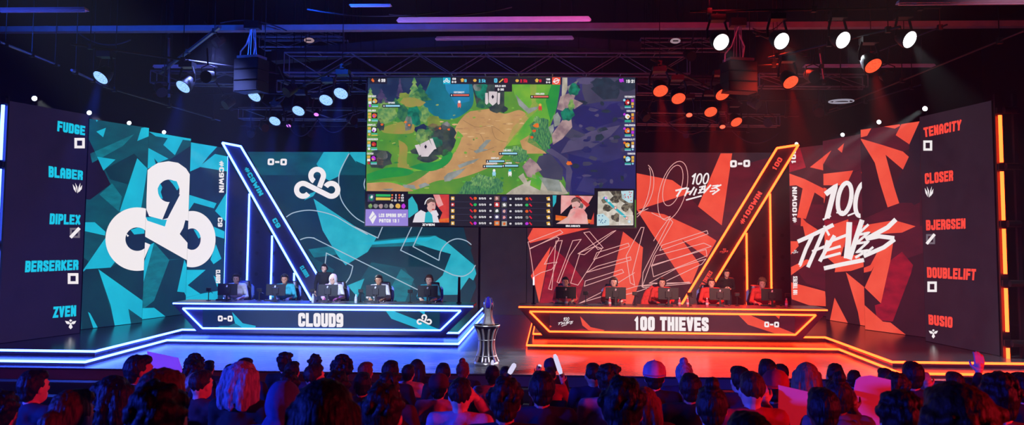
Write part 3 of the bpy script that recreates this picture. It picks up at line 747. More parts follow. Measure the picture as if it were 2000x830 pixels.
DX = {True: desk(True), False: desk(False)}
# ---------------------------------------------------------------- things on the desks
PLAS = surf('matte_black_plastic', '0C0C10', .45, var=.2); PLAS2 = surf('grey_plastic', '2A2A30', .5, var=.2)
EMB = surf('pale_badge_print', 'C8C8D0', .5, var=.05)
SCRN = glow('monitor_glow', '88A0C0', .8)
YM = 20.95
MON = [(425,553,464,576,1,'the white-topped player at the outer blue end'),(515,563,562,584,1,'the second blue-side player'),(621,555,660,577.5,1,'the player in the white hood'),(715,562,753,583,1,'the fourth blue-side player'),(816,556,855,579,1,'the blue-side player nearest the trophy'),
       (1086,559.5,1124.5,582,0,'the red-side player nearest the trophy'),(1183,563,1222,585.5,0,'the second red-side player'),(1286,565.5,1325,588,0,'the player beside the hung red jacket'),(1385,565,1427,588.5,0,'the red-side player in front of the standing coach'),(1487,563,1527.5,588,0,'the blond player at the far red end')]
def make_monitor(w, h):
    t = thing('monitor', '', 'monitor')
    MB().box((0,0,0), (w,.028,h)).build('screen_housing', PLAS, t, world=False, bevel=.006)
    MB().box((0,.0155,0), (w-.02,.003,h-.02)).build('display', SCRN, t, world=False)
    MB().box((0,-.03,-.02), (.16,.035,.16)).build('rear_cover', PLAS, t, world=False, bevel=.008)
    MB().box((0,-.049,h*.3), (.035,.003,.05), Matrix.Rotation(.3,3,'Y')).build('badge', EMB, t, world=False); MB().box((0,-.0155,h*.06), (.1,.003,.016)).build('badge', EMB, t, world=False)
    MB().box((0,-.035,-h/2-.04), (.045,.03,h*.72)).box((0,-.03,-h/2-.148), (.2,.17,.012)).build('stand', PLAS, t, world=False, bevel=.004)
    return t
mon0 = make_monitor(.5, .288)
for i, (x0,y0,x1,y1,B,who) in enumerate(MON):
    a, b = onY(x0,y1,YM), onY(x1,y0,YM); c = (a+b)/2
    o = mon0 if i == 0 else copy_tree(mon0)
    o.location = (c.x, YM, ZD+.288/2+.154); o.rotation_euler = (0,0,random.uniform(-.05,.05))
    tag(o, 'black monitor seen from behind, used by '+who, 'monitor', 'monitors on the team desks')
# webcam-and-microphone stands
def make_camstand():
    t = thing('camera_stand', '', 'camera')
    MB().lathe([(.06,0),(.06,.012),(.015,.02)], 14).build('base', PLAS, t, world=False)
    MB().tube((0,0,.01), (0,0,.24), .011).build('pole', PLAS, t, world=False)
    MB().box((0,0,.28), (.12,.06,.085)).build('camera_body', PLAS, t, world=False, bevel=.01)
    MB().tube((0,.03,.28), (0,.055,.28), .025).build('lens', PLAS2, t, world=False)
    MB().path([(0,0,.2),(.05,.02,.22),(.1,.03,.19)], .008).build('side_arm', PLAS, t, world=False)
    return t
cs0 = make_camstand()
CS = [(407,588,'at the outer end of the blue desk'),(506,589,'between the first two blue-side monitors'),(609,589,'between the second and third blue-side monitors'),(704,589,'between the third and fourth blue-side monitors'),(801,590,'left of the blue-side monitor nearest the trophy'),
      (1144,594,'right of the red-side monitor nearest the trophy'),(1240,596,'right of the second red-side monitor'),(1347,598,'beneath the lower end of the orange neon beam'),(1440,599,'right of the monitor below the red-side coach'),(1539,600,'at the outer end of the red desk')]
for i, (x, y, w) in enumerate(CS):
    o = cs0 if i == 0 else copy_tree(cs0); p = onY(x, y, 21.15)
    o.location = (p.x, 21.15, ZD); o.rotation_euler = (0,0,random.uniform(-.3,.3))
    tag(o, 'small black camera on a table stand '+w, 'camera', 'table cameras on the team desks')
BOT = surf('clear_bottle_plastic', 'B8C8E0', .12, var=.05, spec=.8); BOTR = surf('pink_drink', 'D06070', .15, var=.05); CAPM = surf('bottle_cap', 'E8E8F0', .4); 
def make_bottle(m):
    t = thing('water_bottle', '', 'bottle')
    MB().lathe([(.03,0),(.034,.01),(.034,.13),(.03,.15),(.014,.185),(.014,.195)], 16).build('bottle_body', m, t, world=False, smooth=True)
    MB().lathe([(.017,.19),(.017,.215)], 14).build('cap', CAPM, t, world=False)
    MB().lathe([(.035,.05),(.035,.1)], 16, cap=False).build('wrapper', EMB, t, world=False)
    return t
b0 = make_bottle(BOT); b1 = make_bottle(BOTR); used = set()
for x, Y, m, w in ((611,20.85,0,'beside the white-hooded player\'s monitor'),(695,20.85,0,'left of the fourth blue-side monitor'),(1327,20.85,1,'at the foot of the orange beam, left one of two'),(1343,20.85,1,'at the foot of the orange beam, right one of two'),(1381,20.8,1,'in front of the red-side player below the coach'),(1536,20.9,1,'at the outer end of the red desk'),(1106,20.8,1,'by the red-side player nearest the trophy'),(1191,20.8,1,'by the second red-side monitor')):
    src = b1 if m else b0
    o = src if m not in used else copy_tree(src); used.add(m)
    o.location = (onY(x, 590, Y).x, Y, ZD); tag(o, ('pink drink bottle ' if m else 'clear water bottle ')+w, 'bottle', 'bottles on the team desks')
KEY = surf('keyboard_keys', '15151B', .6, var=.4, scale=60)
def make_keyboard():
    t = thing('keyboard', '', 'keyboard'); MB().box((0,0,.012), (.36,.13,.022)).build('keyboard_case', PLAS, t, world=False, bevel=.004)
    mb = MB()
    for r in range(4):
        for c in range(12): mb.box((-.154+c*.028,-.042+r*.028,.028), (.022,.022,.012))
    mb.build('key_block', KEY, t, world=False); return t
def make_mouse():
    t = thing('mouse', '', 'computer mouse'); MB().ball((0,0,.012), (.03,.055,.024), 14).build('mouse_shell', PLAS2, t, world=False, smooth=True); MB().box((0,.025,.034), (.006,.02,.006)).build('scroll_wheel', PLAS, t, world=False); return t
kb0, ms0 = make_keyboard(), make_mouse()
for i, m in enumerate(MON):
    x = onY((m[0]+m[2])/2, 590, 21.3).x
    o = kb0 if i == 0 else copy_tree(kb0); o.location = (x-.1, 21.27, ZD); tag(o, 'black keyboard on the desk used by '+m[5], 'keyboard', 'keyboards on the team desks')
    o = ms0 if i == 0 else copy_tree(ms0); o.location = (x+.22, 21.27, ZD); tag(o, 'small dark mouse used by '+m[5], 'computer mouse', 'mice on the team desks')
# slim uprights at the inner ends of both desks
for x0, y0, yb_, lab, neon in ((897,541,597,'tall slim dark upright on the inner end of the blue desk', None), (1042.5,541,594,'slim dark upright with a white lit top on the inner end of the red desk', 1)):
    p = onY(x0, y0, 21.2); t = thing('desk_upright', lab, 'upright post', (p.x, 21.2, ZD))
    MB().box((p.x,21.2,ZD+.008), (.12,.12,.016)).build('foot', PLAS, t); zt = p.z
    MB().box((p.x,21.2,(ZD+zt)/2), (.075 if not neon else .05,.03,zt-ZD), taper=.75).build('panel', surf('dark_red_panel', '2A0A12', .3), t)
    if neon: MB().box((p.x,21.175,zt-.1), (.04,.02,.2)).build('lit_top', glow('white_lamp','F4F0FF',1.2), t)
# ---------------------------------------------------------------- trophy and its stand
SIL = surf('polished_silver', 'D4D6DE', .3, .75, var=.06, scale=3); DKS = surf('smoked_chrome', '302C38', .25, .6, var=.1); GLS = surf('cut_crystal', '3C34D8', .08, .15, var=.3, scale=8, spec=1.0); GOLD = surf('pale_gold', 'D8C890', .2, 1.0)
pb = onZ(950, 711, Z0); tx, ty = pb.x+.0, pb.y
s_ = (proj((tx,ty,Z0))[1]-634)/ (proj((tx,ty,Z0))[1]-proj((tx,ty,Z0+1))[1])   # stand height from the photo
H = s_
t = thing('trophy_stand', 'flared silver-ribbed pedestal on the stage centre carrying the trophy', 'pedestal', (tx,ty,Z0))
waist = lambda u: .148+.085*abs(2*u-1.04)**2.2
MB().lathe([(.24,0),(.25,.02),(.24,.05),(.225,.06)], 40).build('base_ring', SIL, t, world=False, smooth=True)
MB().lathe([(.222,.055)]+[(waist(u)*.95, .06+u*(H-.12)) for u in [i/14 for i in range(15)]], 36).build('core', DKS, t, world=False, smooth=True)
for k in range(10):
    a = 2*math.pi*k/10
    MB().path([(waist(u)*1.0*math.cos(a), waist(u)*1.0*math.sin(a), .06+u*(H-.12)) for u in [i/14 for i in range(15)]], .022, 8).build('rib', SIL, t, world=False, smooth=True)
for zz in (.2, .56): 
    r = waist((zz*H/.9-.06)/(H-.12)); MB().path([(r*1.12*math.cos(a), r*1.12*math.sin(a), zz*H/.9) for a in [2*math.pi*i/30 for i in range(30)]], .008, 6, closed=True).build('band', SIL, t, world=False, smooth=True)
MB().lathe([(.2,H-.07),(.255,H-.05),(.265,H-.025),(.255,H)], 40).build('top_plate', DKS, t, world=False, smooth=True)
MB().path([(.262*math.cos(a), .262*math.sin(a), H-.01) for a in [2*math.pi*i/40 for i in range(40)]], .012, 8, closed=True).build('top_rim', SIL, t, world=False, smooth=True)
zt0 = Z0+H; ht = 0.57
t = thing('trophy', 'tall silver trophy with a faceted blue crystal head, standing on the pedestal', 'trophy', (tx+.03,ty,zt0))
MB().lathe([(.135,0),(.135,.02),(.12,.035),(.1,.09),(.075,.17),(.058,.26),(.055,.33),(.068,.39),(.085,.42)], 12).build('stem', SIL, t, world=False)
MB().lathe([(.088,.35),(.098,.40),(.1,.45),(.085,.51),(.05,.55),(.015,.57)], 7, M=Matrix.Rotation(.3,3,'Z')).build('crystal', GLS, t, world=False)
for k in range(5):
    a = 2*math.pi*k/5+.3; MB().path([(.125*math.cos(a),.125*math.sin(a),.03),(.085*math.cos(a),.085*math.sin(a),.16),(.07*math.cos(a),.07*math.sin(a),.3),(.105*math.cos(a),.105*math.sin(a),.42),(.06*math.cos(a),.06*math.sin(a),.54)], .013, 6).build('fin', SIL, t, world=False, smooth=True)
MB().lathe([(.14,0),(.14,.015)], 24).build('foot_ring', GOLD, t, world=False)
# ---------------------------------------------------------------- hanging centre screen with the match broadcast
YS = 23.0
A_, B_, C_, D_ = (719,150),(1242.5,152.5),(1240,444.5),(713.5,440)
cs = [onY(x, y, YS) for x, y in (A_, B_, C_, D_)]
x0, x1 = (cs[0].x+cs[3].x)/2, (cs[1].x+cs[2].x)/2; zt, zb = (cs[0].z+cs[1].z)/2, (cs[2].z+cs[3].z)/2
scr = thing('hanging_screen', 'large screen hung from the truss over the stage centre, showing the match broadcast', 'led screen', ((x0+x1)/2, YS, zb))
mb = MB(); mb.box(((x0+x1)/2, YS+.1, (zt+zb)/2), (x1-x0+.06, .18, zt-zb+.06)); mb.build('cabinet', CASE, scr)
for u in (.12,.37,.63,.88):
    x = x0+(x1-x0)*u; MB().tube((x,YS+.1,zt), (x,YS+.1,zt+.55), .025, n=8).build('hanging_bar', CASE, scr)
sh = Sheet((0,YS,0), (0,-1,0), [proj((x0,YS,zt)), proj((x1,YS,zt)), proj((x1,YS,zb)), proj((x0,YS,zb))])
g = lambda n, a, b=None, sc=1.5, **k: glow('play_'+n, a, .95, b, scale=sc, **k)
GRASS = g('grass','6E9E35','3F8A3A',1.6,lo=.3,hi=.7); GRASS2 = g('bright_grass','7FB83A','4FA63C',2,lo=.35,hi=.65); GRASS3 = g('deep_grass','1F8A45','2E9A3F',2); PATH = g('dirt_path','D2A46C','B78A58',2.2,lo=.3,hi=.7); PATH2 = g('worn_path','A8924A','8B9A40',2)
WATER = g('pond','12606E','1C7F96',1.2); WATER2 = g('pond_light','2C8FC0','1B7AA0',1.4); FOR = g('dark_forest','1E2C4C','2A3C5A',2.5,lo=.4,hi=.6); PINE = g('pine','3F7A4A','1E5C48',7,lo=.4,hi=.6); PINE2 = g('light_pine','8DAE5C','4E8A52',7,lo=.4,hi=.6); PURP = g('purple_tree','5A4A70','3A3558',5)
TEALT = g('teal_bush','1D8A6C','13604F',6,lo=.4,hi=.6); ROCK = g('rock','8E8C8C','5C625C',5,lo=.4,hi=.6); ROCKD = g('dark_rock','2E3C40','455048',5,lo=.4,hi=.6); ROCKP = g('pink_rock','B79A98','8A7078',4,lo=.4,hi=.6); ROCKB = g('brown_rock','8A6A5C','6A4C4A',4); SLAB = g('path_slab','9DA3A0','80867C',4); STONE = g('pale_stone','C8BFAE','A59C8C',4)
FOG = g('unlit_ground','3B3A72','33325F',1.2,lo=.4,hi=.6); FOG2 = g('unlit_blue','2B2C6C','282A5C',1.2); FOG3 = g('unlit_grey','4B4A62','40405A',1.6); FOG4 = g('unlit_mauve','5C5478','4A4668',1.6); FOGD = g('unlit_shrub','2E3C4E','24303F',5)
MOSS = g('moss','8A9A3C','6A8038',4); ORNG = g('ember','F0812E','E0501E',6); FERN = g('reeds','5E9A5A','2F6A50',9,lo=.4,hi=.6,stretch=(4,1,1)); FERN2 = g('light_reeds','8FBE6E','3E7A58',10,lo=.42,hi=.6,stretch=(4,1,1))
BAN = g('banner_cloth','E8DCDD','D4C6CC',2); HUD = g('panel_ink','26242E'); HUD2 = g('panel_dark','17161F'); LILAC = g('lilac_panel','9A86DC'); HW = g('panel_white','F4F2F4'); HBLUE = g('bar_blue','9AD8F0'); HRED = g('bar_red','E0705E'); HTEAL = g('bar_teal','2FBF9E'); HYEL = g('bar_yellow','E8C850'); HG = g('bar_green','2FB860'); TXB = g('text_blue','5CC6E8'); TXR = g('text_red','E8243C'); GOLDP = g('icon_gold','E8B44C'); MAG = g('icon_violet','C03AE0'); SKIN_S = g('camera_skin','E8B8B0','D89A98',4); HAIRS = g('camera_hair','6A5048'); JACK = g('camera_jacket','E8E4EC'); TEALS = g('camera_teal','2FB6C4'); REDS = g('camera_red','E0483C','C02C34',3); PINKS = g('camera_pink','F4B8B4','E88A88',3)
TL = lambda pts: [(x/5.186+705, y/5.186+140) for x, y in pts]; TRr = lambda pts: [(x/5.186+975, y/5.186+140) for x, y in pts]
BL = lambda pts: [(x/5.186+705, y/5.186+290) for x, y in pts]; BR = lambda pts: [(x/5.186+975, y/5.186+290) for x, y in pts]
P = lambda pts, m, l: sh.poly(pts, m, l)
def blob(cx, cy, rx, ry, m, l, n=14, j=.22, rot=0): sh.poly([(cx+(x-cx)*q, cy+(y-cy)*q) for (x, y) in arc(cx,cy,rx,ry,0,360,n,rot)[:-1] for q in [1+random.uniform(-j,j)]], m, l)
def pine(cx, top, bot, w, m, l):
    h = bot-top; p = [(cx,top)]
    for i in range(1,5): p += [(cx+w*(.22*i+random.uniform(0,.08)), top+h*.23*i),(cx+w*(.22*i-.12), top+h*(.23*i+.02))]
    p += [(cx+w*.3,bot),(cx-w*.3,bot)]
    for i in range(4,0,-1): p += [(cx-w*(.22*i-.12), top+h*(.23*i+.02)),(cx-w*(.22*i+random.uniform(0,.08)), top+h*.23*i)]
    sh.poly(p, m, l)
full(sh, GRASS, 1)
# ground areas
P(TL([(60,40),(720,40),(620,300),(400,260),(300,330),(60,220)]), FOR, 2)
for cx, ty_, by_, w, m in ((395,60,260,70,PURP),(205,170,320,140,PURP),(540,50,330,150,PINE2),(600,120,300,200,PINE),(300,180,300,90,FOR),(95,160,330,110,PINE2),(350,265,360,120,PINE),(230,270,420,140,PINE2)):
    c = TL([(cx,ty_),(cx+w/2,by_)]); pine(c[0][0], c[0][1], c[1][1], w/5.186/1.6, m, 4)
P(spline(TL([(720,40),(690,130),(625,270),(630,330),(720,430),(820,480),(930,480),(1040,430),(1130,340),(1140,200),(1120,40)])), WATER, 3); P(TL([(840,40),(1090,40),(1100,300),(960,330),(860,180)]), WATER2, 4)
P(TL([(1110,60),(1452,60),(1452,420),(1330,380),(1170,330),(1140,200)]), ROCKD, 4)
for x, y, a, b, m in ((1220,190,60,100,TEALT),(1250,330,90,50,PINE),(1400,370,90,45,ROCKD),(1180,150,50,60,ROCK)): q = TL([(x,y)])[0]; blob(q[0],q[1],a/5.2,b/5.2,m,5)
P(spline(TL([(1110,400),(1040,450),(960,560),(920,700),(820,830),(700,1000),(500,1130),(300,1160),(60,1230)])+BL([(60,430),(500,430),(760,330),(1000,300),(1300,190),(1452,60)])+[(985,290),(1010,262),(1030,230),(1015,215),(985,222),(960,212)]), PATH, 3)
P(TRr([(0,480),(110,500),(260,440),(330,330),(310,130),(380,130),(370,300),(420,360),(300,470),(160,640),(0,760)]), PATH, 3)
P(spline(TL([(430,500),(240,560),(240,620),(520,620),(530,500)])), PATH2, 3); P(spline(TL([(380,690),(470,760),(470,940),(600,980),(540,1010),(380,990),(390,800)])), PATH2, 3)
P(spline(TL([(980,600),(930,720),(860,800),(700,930),(560,960),(520,1010),(800,960),(960,800),(1030,640)])), GRASS2, 4); P(spline(BL([(480,190),(700,230),(860,170),(930,60),(840,10),(800,120),(600,150)])), GRASS3, 5)
P(spline(BL([(60,260),(300,190),(520,220),(480,270),(250,300),(60,330)])), GRASS3, 4); P(spline(BL([(60,360),(200,330),(420,350),(560,420),(300,440),(60,430)])), GRASS2, 4)
P(spline(BL([(60,350),(300,345),(500,410),(480,435),(60,432)])), PATH, 5)
for q in ([(840,290),(880,250),(1065,195),(1000,260),(900,330),(845,335)], [(420,365),(540,370),(560,415),(440,395)], [(580,370),(650,345),(700,370),(600,405)], [(980,170),(1080,130),(1200,100),(1150,140),(1000,200)], [(1140,30),(1200,0),(1290,10),(1170,50)], [(200,410),(330,405),(300,430)]): P(BL(q), SLAB, 6)
P(TL([(1190,770),(1270,690),(1320,690),(1250,770),(1210,800)]), SLAB, 6)
# tufts, cracks and small stones over the ground
rg = random.Random(3)
for i in range(170):
    x, y = rg.uniform(735,1050), rg.uniform(190,375)
    blob(x, y, rg.uniform(1.5,5), rg.uniform(.8,2.2), rg.choice([g('tuft_a','8CC24A'),g('tuft_b','4E9A3C'),g('tuft_c','5FAE3E'),g('tuft_d','A8B45A'),g('tuft_e','2F8440')]), 3 if i%2 else 2, 7, .35)
for i in range(60):
    x, y = rg.uniform(860,1020), rg.uniform(225,320); blob(x, y, rg.uniform(2,7), rg.uniform(.8,2), rg.choice([g('soil_a','DDB47E'),g('soil_b','C09060'),g('soil_c','B58A5E')]), 4, 7, .35)
for c in ([(905,235),(930,248),(960,246),(985,262)], [(938,262),(945,280),(930,300)], [(960,246),(968,270),(992,278)], [(915,290),(940,296),(965,288)]): sh.line(spline(c), .6, g('crack','7E6244'), 5)
for i in range(70):
    x, y = rg.uniform(1112,1238), rg.uniform(170,362); blob(x, y, rg.uniform(3,12), rg.uniform(2,6), rg.choice([FOG2,FOG3,FOG,FOGD,FOG4,FOG2]), 5, 6, .4)
# left grove
for x, y, a, b, m in ((440,240,60,28,MOSS),(520,310,120,50,PATH2),(270,440,100,90,PINE2),(420,420,60,80,PINE),(545,450,80,90,TEALT),(640,430,60,80,PINE2),(480,520,40,90,ROCK),(620,590,70,60,FOR),(740,510,70,70,MOSS),(740,560,60,40,ROCKB),(860,550,50,45,ROCK),(800,690,140,150,ROCKD),(900,620,60,80,ROCKD),(640,650,90,80,PINE2),(700,600,50,50,PINE),(760,720,60,60,TEALT),(200,540,40,60,ROCKD),(690,800,180,60,ROCKD)):
    q = TL([(x,y)])[0]; blob(q[0],q[1],a/5.2,b/5.2,m,5)
for x, y, a, b, m in ((190,110,120,95,ROCKD),(220,70,60,50,ROCK),(180,130,60,40,ROCKB),(660,95,110,42,ROCKD)): q = BL([(x,y)])[0]; blob(q[0],q[1],a/5.2,b/5.2,m,5)
for x, y in ((450,510),(490,540),(800,575),(890,585),(215,535)): q = TL([(x,y)])[0]; blob(q[0],q[1],2.6,2.2,ORNG,6)
# plain white hanging banners
for pts in (TL([(600,735),(690,690),(740,790),(680,860),(610,860)]), TL([(545,745),(590,735),(630,830),(590,850)]), TL([(695,680),(725,675),(765,780),(735,790)]), TL([(1295,200),(1380,200),(1375,310),(1335,345),(1295,310)]), TL([(1258,215),(1285,215),(1290,320),(1272,335),(1258,320)]), TL([(1385,215),(1410,215),(1405,325),(1390,335),(1382,320)])): P(pts, BAN, 7)
for x, y in ((655,760),(1335,255)): q = TL([(x,y)])[0]; P([(q[0],q[1]-4.4),(q[0]+2.6,q[1]),(q[0],q[1]+4.4),(q[0]-2.6,q[1])], HUD2, 8)
# right: cliff and unlit area
P([(1243,140),(1096,140),(1093,175),(1085,220),(1075,245),(1084,275),(1070,285),(1060,300),(1075,330),(1100,345),(1112,375),(1112,390),(1243,390)], FOG, 3)
P(TRr([(730,480),(750,390),(860,340),(1060,390),(1120,330),(1262,300),(1262,480),(1000,560),(880,630)]), FOG2, 4); P(TRr([(620,830),(700,700),(940,600),(1230,540),(1130,650),(940,770),(760,800)]), FOG4, 4); P(TRr([(700,560),(880,640),(760,700),(640,640)]), FOG3, 5)
P(TRr([(840,60),(1390,60),(1390,300),(1080,300),(880,330),(840,200)]), FOG3, 4)
for x, y, a, b, m in ((1090,170,140,110,FOGD),(1290,130,110,70,FOGD),(870,90,90,40,FOG4),(1000,110,70,40,FOGD)): q = TRr([(x,y)])[0]; blob(q[0],q[1],a/5.2,b/5.2,m,5)
P([(1110,300),(1180,318),(1243,300),(1243,375),(1165,375),(1160,392),(1118,392)], FOG2, 4); P([(1140,345),(1165,350),(1160,378),(1125,372)], FOG, 5); P([(1060,292),(1078,290),(1108,310),(1118,335),(1112,375),(1104,375),(1106,330),(1090,310)], FOG4, 5); P([(1053,305),(1075,300),(1100,330),(1098,352),(1062,348),(1045,325)], FOG3, 4)
P(TRr([(130,130),(620,130),(590,350),(540,480),(330,620),(300,720),(60,760),(140,560),(270,430),(160,250)]), GRASS2, 3); P(TRr([(530,130),(620,130),(580,380),(520,500),(470,300)]), GRASS3, 4); P(TRr([(165,230),(230,300),(300,370),(290,420),(200,340)]), SLAB, 5)
P(TRr([(300,370),(400,350),(380,380),(290,430)]), SLAB, 5); P(TRr([(310,640),(480,830),(250,830),(210,700)]), PATH, 4); P(TRr([(330,610),(520,760),(500,830),(260,700)]), GRASS3, 4)
for pts, m in (([(640,60),(690,60),(690,180),(630,330)], STONE), ([(620,250),(700,220),(770,240),(740,330),(650,400),(585,380)], ROCKP), ([(690,150),(810,80),(760,160),(700,200)], ROCK), ([(545,450),(590,410),(625,470),(610,540),(560,560)], SLAB), ([(640,490),(730,480),(740,560),(640,680),(545,740),(530,640)], ROCKP), ([(500,560),(550,530),(555,590),(520,650),(485,630)], SLAB), ([(720,260),(850,320),(760,380),(740,320)], ROCKP)): P(TRr(pts), m, 6)
for x, y, a, b, m in ((690,440,70,65,TEALT),(730,340,30,55,PINE2),(760,180,60,60,TEALT),(420,600,110,120,FERN),(460,700,70,90,FERN),(380,500,40,50,FERN2)): q = TRr([(x,y)])[0]; blob(q[0],q[1],a/5.2,b/5.2,m,7)
for x, y, r in ((377,545,6),(355,600,3.5),(330,665,3)): q = TRr([(x,y)])[0]; blob(q[0],q[1],r,r*.8,ORNG,8,10)
P([(1020,325),(1035,308),(1050,320),(1058,332),(1045,338),(1048,350),(1030,345)], ROCKP, 6); P([(1012,345),(1022,338),(1035,365),(1028,365)], STONE, 6); P([(1000,370),(1050,345),(1095,355),(1110,378),(1090,382),(985,382)], STONE, 5); P([(1040,340),(1060,345),(1055,372),(1035,362)], GRASS2, 6); P([(1052,345),(1092,352),(1098,375),(1070,372)], SLAB, 6)
for x, y, a, b, m in ((1190,400,190,110,FERN),(1240,330,120,70,FERN2),(1330,380,120,80,FERN)): q = BL([(x,y)])[0]; blob(q[0],q[1],a/5.2,b/5.2,m,6,26,.3)
for x, y, a, b, m in ((180,40,120,60,FERN2),(210,80,90,60,FERN)): q = BR([(x,y)])[0]; blob(q[0],q[1],a/5.2,b/5.2,m,6,20,.3)
q = BR([(710,150)])[0]; blob(q[0],q[1],5.4,4.2,ORNG,7,12)
# small plain figures with health bars
def figure(x, y, s, c1, c2):
    P([(x-s*.4,y-s),(x+s*.4,y-s),(x+s*.6,y-s*.2),(x+s*.4,y+s*.9),(x,y+s*.3),(x-s*.4,y+s*.9),(x-s*.6,y-s*.2)], c1, 9); blob(x, y-s*1.2, s*.45, s*.45, c2, 10, 10, .05)
for x, y, s, a, b in ((897,206,6,HRED,HW),(1055,212,6,REDS,GOLDP),(965,340,6,HBLUE,HW),(996,340,6,HW,TEALS)): figure(x, y, s, a, b)
def bar(x0, y0, x1, m, tx=True):
    P([(x0,y0),(x1,y0),(x1,y0+6),(x0,y0+6)], HUD2, 11); P([(x0+6,y0+1),(x1-1,y0+1),(x1-1,y0+4.4),(x0+6,y0+4.4)], m, 12); P([(x0+2,y0+1.5),(x0+4,y0+1.5),(x0+4,y0+4.5),(x0+2,y0+4.5)], HW, 12)
for a in ((879,183,917,HRED),(747,204,782,HBLUE),(1036,186,1072,HRED),(974,297,1011,HBLUE),(949,312,986,HBLUE),(943,322,982,HBLUE),(980,321,1013,HBLUE)): bar(*a)
T = lambda s, x0, y0, x1, y1, m=HW, l=13, **k: sh.text(s, [(x0,y0),(x1,y0+.004*(x1-x0)),(x1,y1+.004*(x1-x0)),(x0,y1)], m, l, **k)
# top strip
P([(864,149),(1097,150),(1097,165),(864,164)], HUD, 11); P([(722,150),(756,150),(756,164),(722,163)], HUD, 11); P([(966,164),(1000,164),(1000,179),(966,179)], HUD, 11)
P([(865,150),(880,150),(880,164),(865,164)], CYAN, 12); cloud_logo(sh, 872.3, 157.3, .14, HW, 13, 'logo')
P([(1078.5,151),(1094.5,151),(1094.5,165.5),(1078.5,165)], CORAL, 12); sh.line(arc(1086.5,158.2,4.6,4.6,0,350,16), 1.4, HW, 13, grp='logo'); sh.line([(1080,160),(1093,156)], 2.2, HW, 13, grp='logo')
T('4:20', 738.5,154,752.5,160,w=.26); P([(727.5,160),(725,156.5),(727.5,152.5),(730,156),(731.5,158),(730,160.5)], ORNG, 12)
T('C9', 883.5,152,890.5,156,w=.3,cw=.7); T('0-0', 882.5,158,891,162,w=.3,cw=.8); P([(900.5,160),(905.5,160),(905.5,156),(908,156),(903,152.5),(898.5,156),(900.5,156)], GOLDP, 12); T('0', 907,154.5,911.5,160.5,TXB,w=.26)
blob(927.5,157,3.5,3,GOLDP,12,10,.05); T('2.5k', 935,154.5,948.5,161,TXB,w=.24)
T('0', 965,153,971.5,161.5,TXB,w=.24); sh.line([(975,161),(983,154)], 2.2, GOLDP, 12); T('0', 984.5,153,991.5,161.5,TXR,w=.24)
blob(1010,157.5,3.5,3,GOLDP,12,10,.05); T('2.5k', 1016,155,1030,161,TXR,w=.24); P([(1046,160.5),(1051,160.5),(1051,157),(1053.5,157),(1048.5,153),(1044,157),(1046,157)], GOLDP, 12); T('0', 1053,155,1057.5,160.5,TXR,w=.26)
T('100', 1066.5,153,1074.5,157,w=.26); T('0-0', 1066.5,159,1074.5,162.5,w=.3,cw=.8); T('GOLD ADV.', 967,166,989,170,w=.22); T('0:30', 972,172.5,984,177,w=.24)
P([(1208,150),(1241,150),(1241,165),(1208,165)], FOGD, 6); sh.line([(1210,154),(1213,160),(1216,154),(1218,160)], 1.8, MAG, 12); P([(1209,154),(1218,154),(1217,160),(1210,160)], MAG, 12); T('19:21', 1223,155.5,1240,162,w=.24)
# side player slots
for i in range(5):
    y = 192+28*i; x = 719.5-.6*i; random.seed(20+i)
    cs_ = [GOLDP, REDS, MAG, HBLUE, HW, ORNG]; random.shuffle(cs_)
    P([(x,y),(x+6,y),(x+6,y+5),(x,y+5)], GOLDP, 11); P([(x,y+6),(x+6,y+6),(x+6,y+11),(x,y+11)], cs_[0], 11); P([(x+7,y),(x+18,y),(x+18,y+11),(x+7,y+11)], HUD2, 11); blob(x+12.5,y+5.5,4.6,4.6,cs_[1],12,9,.15); blob(x+11,y+7,2,2,cs_[2],13,8,.2)
    P([(x+7,y+12.3),(x+19,y+12.3),(x+19,y+14.6),(x+7,y+14.6)], HTEAL, 12); P([(x+7,y+15.2),(x+19,y+15.2),(x+19,y+17),(x+7,y+17)], HBLUE if i-2 else HYEL, 12); blob(x+3,y+14.5,2.6,2.6,cs_[3],12,9,.05)
    T(('C9FUDGE','C9BLABER','C9DIPLEX','C9BERSERKER','C9ZVEN')[i], x-.5,y-6,x+(15,15,15,20,12)[i],y-2.2,w=.2,cw=.55)
    y = 193.5+27.8*i; x = 1219.5+.1*i
    P([(x,y),(x+12,y),(x+12,y+12),(x,y+12)], HUD2, 11); blob(x+6,y+6,5,5,cs_[4] if i != 1 else HW,12,9,.15); blob(x+7.5,y+7,2.2,2.2,cs_[0],13,8,.2); blob(x,y+2,2.5,2.5,cs_[2],13,8,.05)
    P([(x+13.5,y),(x+18.5,y),(x+18.5,y+5.5),(x+13.5,y+5.5)], (MAG,GOLDP,GOLDP,GOLDP,GOLDP)[i], 11); P([(x+13.5,y+6.5),(x+18.5,y+6.5),(x+18.5,y+12),(x+13.5,y+12)], (GOLDP,ORNG,MAG,HW,GOLDP)[i], 11)
    P([(x+.5,y+13.2),(x+12.5,y+13.2),(x+12.5,y+15.2),(x+.5,y+15.2)], HTEAL, 12); P([(x+.5,y+15.8),(x+12.5,y+15.8),(x+12.5,y+17.4),(x+.5,y+17.4)], HTEAL if i == 1 else HBLUE, 12); blob(x+16,y+15,2,2,GOLDP if i < 3 else HBLUE,12,8,.05)
    nm = ('100TENACITY','100CLOSER','100BJERGSEN','100DOUBLELIFT','100BUSIO')[i]; T(nm, 1240-len(nm)*1.85,y-6.5,1240.5,y-2.8,w=.2,cw=.55)
for x, y, s in ((886,178.5,'100TENACITY'),(758,199,'C9FUDGE'),(1046,181.5,'100CLOSER'),(983,292,'C9BLABER'),(959,307,'C9DIPLEX'),(950,317.5,'C9BERSERKER'),(988,316.5,'C9ZVEN')): T(s, x, y, x+len(s)*1.9, y+3.4, w=.2, cw=.55)
random.seed(11)
